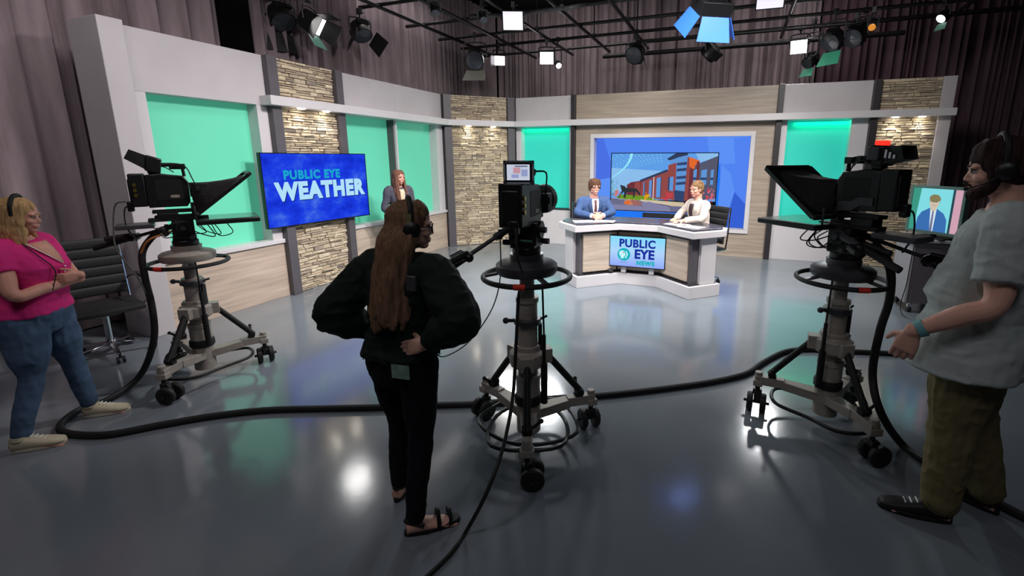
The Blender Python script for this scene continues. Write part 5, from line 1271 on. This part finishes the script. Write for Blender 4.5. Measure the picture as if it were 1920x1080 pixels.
    def headset(s, cups=(1, 1), mic=0, mat=None):
        hh = s.headh; c = s.J['head']; HR = s.head_R; hp = lambda x, y, z: c + HR @ (V((x, y, z)) * hh)
        mb = MB().tube(smooth_path([hp(-.40, -.03, .05), hp(-.38, -.05, .35), hp(-.2, -.06, .56), hp(0, -.06, .60), hp(.2, -.06, .56), hp(.38, -.05, .35), hp(.40, -.03, .05)], 6), .012, 8)
        o = obj('headset', mb, mat or m_black, s.root)
        for sg, on in zip((-1, 1), cups):
            if not on: continue
            ax = HR @ V((sg, 0, 0)); obj('ear_cup', MB().lathe([(.022, -.015), (.036, -.012), (.038, .01), (.026, .02), (.012, .022)], hp(sg * .42, -.04, -.03), ax, 20), m_blackplastic, o)
        if mic: 
            sg = mic; obj('microphone_boom', MB().tube(smooth_path([hp(sg * .44, .0, -.06), hp(sg * .44, .2, -.2), hp(sg * .25, .42, -.3)], 6), .0035, 6).ell(hp(sg * .22, .44, -.3), .01, n=8, m=6), m_black, o)
        return o
    def glasses(s, mat):
        hh = s.headh; c = s.J['head']; HR = s.head_R; hp = lambda x, y, z: c + HR @ (V((x, y, z)) * hh); mb = MB()
        for sg in (-1, 1):
            mb.tube([hp(sg * .145 + .105 * math.cos(t), .42 - .05 * abs(math.cos(t)) * (1 if math.cos(t) * sg > 0 else 0), -.01 + .085 * math.sin(t)) for t in np.linspace(0, 2 * PI, 20, endpoint=False)], .0022, 6, True)
            mb.tube([hp(sg * .25, .38, .02), hp(sg * .36, .1, .02), hp(sg * .37, -.03, -.02)], .0022, 6)
        mb.cyl(hp(-.04, .42, .01), hp(.04, .42, .01), .0022, n=6)
        return obj('glasses', mb, mat, s.root)
def R3(yaw=0, pitch=0, roll=0): return (Matrix.Rotation(yaw, 3, 'Z') @ Matrix.Rotation(pitch, 3, 'X') @ Matrix.Rotation(roll, 3, 'Y'))
skin_a = skin_mat('skin_fair', (214, 156, 136)); skin_b = skin_mat('skin_rosy', (222, 170, 150)); skin_c = skin_mat('skin_light', (216, 166, 148))
hair_brown = hair_mat('hair_brown', (88, 62, 48)); hair_blond = hair_mat('hair_blonde', (190, 154, 108)); hair_dblond = hair_mat('hair_dark_blonde', (122, 94, 66)); hair_dk = hair_mat('hair_dark_brown', (52, 34, 34)); hair_auburn = hair_mat('hair_auburn', (116, 80, 66)); hair_ash = hair_mat('hair_ash_brown', (120, 92, 72))

def yaw_from(az): return az - PI / 2     # local +y faces azimuth az
# ---- woman in the pink top, arms crossed, at the left edge
p = Person('a', V((-3.31, 2.80, 0)), yaw_from(math.radians(16)), h=1.56, w=1.28, d=1.34, skin=skin_a, voxel=.0055, label='person in a pink V-neck top and jeans with folded arms at the left edge',
    J=dict(kR=(.13, -.01, .44), kL=(-.13, .05, .44), aR=(.20, -.09, .078), aL=(-.17, .07, .078), tR=(.16, .14, .02), tL=(-.20, .28, .02),
           eR=(.25, .09, 1.01), eL=(-.25, .09, 1.01), wR=(-.07, .225, 1.03), wL=(.0, .27, 1.065), hR=(.10, 0, .82), hL=(-.10, 0, .82)))
p.bust = .03; p.belly = .03; p.brow = hair_blond; p.head_R = R3(math.radians(14), -.12)
p.hands = dict(R=dict(d=(-1, -.9, .1), pn=(.5, -1, 0), sgn=1, curl=.8), L=dict(d=(1, -.9, -.1), pn=(-.3, -1, 0), sgn=-1, curl=.6))
p.body()
p.top('top', cloth_mat('pink_jersey', (222, 52, 130), 200), .012, .24, -.02, .004, (.074, .070, .066, .05), 3)
p.patch('neck_opening', [(z, [-x, -x * .5, 0, x * .5, x]) for z, x in ((1.15, .004), (1.20, .035), (1.25, .06), (1.29, .075))], skin_a, .022)
p.patch('undershirt_edge', [(z, [x, x + .008]) for z, x in ((1.15, .006), (1.20, .036), (1.25, .061), (1.29, .076))], nmat('white_edge', (235, 220, 215), .7), .025)
for i in range(3): obj('button', MB().ell(p.torso_pt(.004, 1.13 - i * .035, .022), .006, n=8, m=6), m_paper, p.root)
p.pants('jeans', noisy(nmat('blue_denim', (78, 100, 128), .85, 0, .2), (5, 5, 9), .3, 4, bump=.2, bscale=(200, 200, 200)), .010, (.098, .088, .064, .062, .052), .004, 5, .90)
for q in 'LR': p.shoe(q, nmat('cream_sneaker', (196, 188, 160), .7), nmat('pale_sole', (205, 198, 178), .6))
p.hair(hair_blond, .19, 44, 3, front_open=.34, fringe=False, spread=.10)
p.headset((1, 0)); 
obj('lanyard', MB().tube(smooth_path([p.torso_pt(.08, 1.31, .02), p.torso_pt(.10, 1.22, .03), p.torso_pt(.085, 1.12, .035), p.torso_pt(.11, 1.0, .06)], 5), .003, 6), m_black, p.root)

# ---- woman with long hair, seen from behind, hands on hips
p = Person('b', V((-.735, 2.07, 0)), yaw_from(math.radians(68)), h=1.61, w=1.04, d=1.05, skin=skin_c, voxel=.005, label='person with very long hair seen from behind, hands on hips, dark sweater and trousers',
    J=dict(head=(.085, .03, 1.50), neck=(.06, -.005, 1.365), shl=(.055, -.005, 1.31), chest=(.035, .01, 1.175), sR=(.235, -.01, 1.295), sL=(-.125, -.01, 1.295), aL=(-.14, .07, .08), kL=(-.11, .08, .46), tL=(-.20, .26, .02), aR=(.10, -.10, .08), kR=(.10, -.02, .46), tR=(.24, .04, .02),
           eR=(.41, -.10, 1.14), wR=(.20, -.06, .985), eL=(-.27, -.13, 1.09), wL=(-.17, .02, .96)))
p.torso_yaw = dict(pelvis=.12, waist=.12, chest=.16); p.head_R = R3(math.radians(-46), -.05); p.brow = hair_ash
p.hands = dict(R=dict(d=(-.85, -.35, -.2), pn=(0, 1, 0), sgn=-1, curl=.2), L=dict(d=(.4, .8, -.3), pn=(1, 0, 0), sgn=1, curl=.3))
p.body()
green = cloth_mat('dark_green_knit', (24, 34, 30), 150)
p.top('sweater', green, .024, .93, .04, .008, (.088, .094, .088, .052), 7)
p.pants('trousers', cloth_mat('black_denim', (16, 19, 26), 180), .008, (.094, .082, .062, .056, .05), .004, 8, .95)
p.shoe('R', m_black, m_black, True); p.shoe('L', m_black, m_black, True)
def flow_b(q, f): return q + V((-.03 * f, -.055 * f ** .6 - .02, 0))
p.hair(hair_ash, .45, 64, 5, front_open=.40, fringe=True, spread=.28, flow=flow_b)
p.headset((0, 1)); p.glasses(m_black)
hp = lambda x, y, z: p.J['head'] + p.head_R @ (V((x, y, z)) * p.headh)
obj('headset_plate', MB().cbox(hp(.45, -.10, .20), (.004, .022, .045), p.head_R.to_4x4()), nmat('silver_plate', (170, 165, 120), .4, .5), p.root)
obj('badge', MB().cbox(p.torso_pt(.085, .86, .034, True), (.09, .004, .065), Matrix.Rotation(.12, 4, 'Z')), noisy(nmat('badge_card', (120, 150, 135), .35), (30, 30, 30), .2), p.root)
o = obj('belt_pack', MB().cbox(p.torso_pt(.10, 1.27, .035, True), (.05, .02, .07), Matrix.Rotation(.1, 4, 'Z')), m_greyd, p.root, bev=.005)

# ---- man in the T-shirt at the right edge
p = Person('c', V((2.06, 2.05, 0)), yaw_from(math.radians(134)), h=1.88, w=1.22, d=1.36, skin=skin_b, voxel=.0055, gender='m', label='person in a pale grey T-shirt, khaki trousers and headset at the right edge',
    J=dict(head=(-.04, .085, 1.753), neck=(-.03, .02, 1.592), shl=(-.025, .015, 1.532), sR=(.21, .0, 1.521), sL=(-.26, .0, 1.521), eL=(-.345, .0, 1.21), wL=(-.40, .24, 1.045), eR=(.30, .02, 1.20), wR=(.28, .16, .97), pelvis=(-.06, .055, 1.028), waist=(-.055, .055, 1.172), hR=(.055, .055, .995), hL=(-.175, .055, .995), aL=(-.10, .06, .09), tL=(-.18, .26, .02), aR=(.18, -.10, .09), tR=(.24, .10, .02), kL=(-.14, .06, .54), kR=(.12, .01, .54)))
p.belly = .03; p.head_R = R3(math.radians(14), -.10); p.brow = hair_dk
p.hands = dict(L=dict(d=(.08, .25, -1), pn=(1, 0, .1), sgn=-1, curl=.35), R=dict(d=(0, .3, -1), pn=(-1, 0, 0), sgn=1, curl=.4))
p.body()
p.top('t_shirt', cloth_mat('pale_grey_jersey', (176, 184, 182), 220), .018, .36, -.17, .006, (.086, .082, .080, .05), 9)
p.pants('trousers', noisy(nmat('khaki_cotton', (118, 108, 76), .85, 0, .2), (120, 120, 120), .08, bump=.1), .010, (.076, .092, .088, .082, .072), .006, 10, .93)
for q in 'LR': p.shoe(q, nmat('black_shoe', (18, 16, 16), .6), m_black)
p.hair(hair_dk, 0, 90, 6, front_open=.30, fringe=True, vol=1.06)
def bd(mb): pass
hh = p.headh; hpc = lambda x, y, z: p.J['head'] + p.head_R @ (V((x, y, z)) * hh)
mb = MB()
for sg in (-1, 1): limb(mb, [hpc(sg * .28, .02, -.12), hpc(sg * .23, .12, -.30), hpc(sg * .10, .27, -.42), hpc(0, .31, -.43)], [.045 * hh, .09 * hh, .10 * hh, .10 * hh])
mb.tube(smooth_path([hpc(-.13, .34, -.28), hpc(-.06, .42, -.225), hpc(.06, .42, -.225), hpc(.13, .34, -.28)], 4), .022 * hh, 8)
obj('beard', baked('beard', mb, .005, 1, .003, 60), hair_dk, p.root, ang=180)
p.headset((1, 1), -1)
wr = p.J['wL']; dw = (p.J['wL'] - p.J['eL']).normalized()
obj('wristband', MB().tube([wr - dw * .045, wr - dw * .015], [.040, .037], 18), nmat('teal_band', (110, 170, 175), .5), p.root)

# ---- weather presenter
p = Person('d', V((-2.44, 7.28, 0)), yaw_from(math.radians(-48)), h=1.62, w=1.0, skin=skin_a, voxel=.0065, label='person in a grey blazer with long auburn hair standing before the green panels',
    J=dict(eR=(.235, -.02, 1.03), wR=(.06, .20, 1.05), eL=(-.235, -.02, 1.03), wL=(-.03, .20, 1.04)))
p.head_R = R3(math.radians(16), -.03); p.brow = hair_auburn
p.hands = dict(R=dict(d=(-1, .2, 0), pn=(0, -.3, -1), sgn=1, curl=.45), L=dict(d=(1, .1, 0), pn=(0, -.3, 1), sgn=1, curl=.3))
p.body()
p.top('blazer', cloth_mat('charcoal_wool', (78, 78, 88), 160), .020, .95, -.10, .004, (.068, .058, .052, .042), 12)
p.patch('blouse', [(z, [-x, -x * .5, 0, x * .5, x]) for z, x in ((1.06, .004), (1.12, .02), (1.2, .036), (1.28, .045), (1.33, .045))], cloth_mat('cream_blouse', (206, 186, 158), 60, .2), .034)
for sg in (-1, 1): p.patch('lapel', [(z, [sg * x, sg * (x + w_)]) for z, x, w_ in ((1.05, .002, .012), (1.12, .02, .035), (1.2, .036, .045), (1.24, .042, .055), (1.33, .048, .018))], cloth_mat('charcoal_lapel', (66, 66, 76), 160), .040)
p.pants('trousers', cloth_mat('dark_trousers', (34, 34, 40), 160), .010)
for q in 'LR': p.shoe(q, m_black, m_black)
def flow_d(q, f): return q + V((0, .085 * f if q.y > -.02 else -.01, 0))
p.hair(hair_auburn, .36, 44, 8, front_open=.30, fringe=False, spread=.12, flow=flow_d)

# ---- anchors (seated)
def seated(label, loc, az, skin, gender, h, w=1.0, hy=0, lean=.05, JJ=None, d=1.0):
    k = h / 1.7; sz = .60
    J = dict(pelvis=V((0, 0, sz + .09)), waist=V((0, .01, sz + .23)), chest=V((0, .02 + lean * .5, sz + .42)), shl=V((0, lean, sz + .57)), neck=V((0, lean + .005, sz + .63)), head=V((0, lean + .045, sz + .775)))
    sw = .19 if gender == 'm' else .165
    J.update(sR=V((sw, lean, sz + .555)), sL=V((-sw, lean, sz + .555)), hR=V((.09, .03, sz + .07)), hL=V((-.09, .03, sz + .07)), kR=V((.12, .43, sz + .05)), kL=V((-.12, .43, sz + .05)),
             aR=V((.12, .45, .26)), aL=V((-.12, .45, .26)), tR=V((.13, .62, .2)), tL=V((-.13, .62, .2)))
    if JJ: J.update({a: V(b) for a, b in JJ.items()})
    return Person('s', loc, yaw_from(az), h=h, w=w, d=d, skin=skin, J=J, voxel=.0065, label=label, gender=gender)
def shift(v, n=1): return v
# male anchor
zD = .915
pm = seated('person in a blue suit and brown tie with glasses, hands clasped on the desk', V((.60, 7.13, 0)), math.radians(-82), skin_a, 'm', 1.72, 1.02, lean=.06,
            JJ=dict(eR=(.27, .16, 1.0), eL=(-.27, .16, 1.0), wR=(.055, .33, .955), wL=(-.055, .33, .955)))
pm.head_R = R3(math.radians(8), -.05); pm.brow = hair_brown
pm.hands = dict(R=dict(d=(-.75, .55, .05), pn=(-.3, -.6, -.2), sgn=1, curl=.6), L=dict(d=(.75, .55, .05), pn=(.3, -.6, -.2), sgn=-1, curl=.6))
pm.body()
navy = cloth_mat('blue_suit', (62, 84, 124), 160)
pm.top('jacket', navy, .022, .88, -.06, .004, (.070, .058, .052, .044), 15)
zs = pm.J['shl'].z
pm.patch('shirt_front', [(z, [-x, -x * .5, 0, x * .5, x]) for z, x in ((zs - .30, .004), (zs - .2, .03), (zs - .1, .048), (zs - .02, .055), (zs + .03, .05))], cloth_mat('white_shirt', (232, 232, 240), 200, .02), .034)
pm.patch('tie', [(z, [-x, 0, x]) for z, x in ((zs - .30, .022), (zs - .2, .024), (zs - .1, .020), (zs - .03, .014), (zs - .02, .02), (zs + .015, .018))], cloth_mat('brown_tie', (92, 62, 66), 160), .041)
for sg in (-1, 1): pm.patch('lapel', [(z, [sg * x, sg * (x + w_)]) for z, x, w_ in ((zs - .32, .002, .012), (zs - .2, .03, .04), (zs - .1, .048, .052), (zs - .06, .052, .06), (zs + .02, .056, .02))], cloth_mat('blue_lapel', (52, 72, 108), 160), .041)
for q, sg in (('R', 1), ('L', -1)):
    wv = pm.J['w' + q]; dv = (wv - pm.J['e' + q]).normalized(); obj('shirt_cuff', MB().tube([wv - dv * .05, wv - dv * .005], [.041, .038], 16), MATS['white_shirt'], pm.root)
pm.pants('trousers', navy, .010)
for q in 'LR': pm.shoe(q, m_black, m_black)
pm.hair(hair_brown, 0, 70, 11, front_open=.26, fringe=True, vol=1.06); pm.glasses(m_black)
obj('lapel_microphone', MB().cbox(pm.torso_pt(.06, zs - .19, .045), (.012, .012, .02)), m_black, pm.root)
# female anchor
pf = seated('person in a cream blazer with tied hair, seated at the right of the desk', V((2.12, 6.60, 0)), math.radians(-158), skin_a, 'f', 1.66, 1.0, lean=.07,
            JJ=dict(eL=(-.26, .20, .99), wL=(-.12, .42, .955), eR=(.25, .20, .98), wR=(.10, .36, .955)))
pf.head_R = R3(math.radians(6), -.04); pf.brow = hair_blond
pf.hands = dict(R=dict(d=(-.5, .85, -.02), pn=(0, 0, -1), sgn=-1, curl=.18), L=dict(d=(.1, 1, -.02), pn=(0, 0, -1), sgn=1, curl=.25))
pf.body()
cream = cloth_mat('cream_blazer', (206, 194, 184), 160)
pf.top('blazer', cream, .020, .92, -.06, .004, (.066, .056, .050, .042), 18)
zs = pf.J['shl'].z
pf.patch('dark_top', [(z, [-x, -x * .5, 0, x * .5, x]) for z, x in ((zs - .32, .004), (zs - .22, .03), (zs - .1, .045), (zs - .03, .05), (zs + .0, .045))], cloth_mat('dark_brown_top', (66, 52, 58), 160), .034)
for sg in (-1, 1): pf.patch('lapel', [(z, [sg * x, sg * (x + w_)]) for z, x, w_ in ((zs - .34, .002, .012), (zs - .22, .03, .04), (zs - .1, .045, .05), (zs - .06, .05, .055), (zs + .02, .052, .018))], cloth_mat('cream_lapel', (190, 178, 170), 160), .041)
pf.pants('trousers', cloth_mat('grey_trousers', (70, 66, 70), 160), .010)
for q in 'LR': pf.shoe(q, m_black, m_black)
def tail(mb, hp):
    mb.tube(smooth_path([hp(0, -.46, .05), hp(.02, -.52, -.2), hp(.0, -.44, -.55), hp(-.03, -.40, -.8)], 5), [.10 * .22 * k_ for k_ in np.linspace(1.1, .3, 16)], 8)
pf.hair(hair_dblond, 0, 60, 14, front_open=.44, fringe=False, vol=1.0, tail=tail)
obj('lapel_microphone', MB().cbox(pf.torso_pt(-.05, zs - .17, .045), (.012, .012, .02)), m_black, pf.root)
o = obj('pen', MB().cyl((0, 0, 0), (.12, .03, .01), .005, n=8), m_blackplastic, loc=at(1247, 414, .916)); tag(o, 'dark pen under the right hand of the female anchor', 'pen')
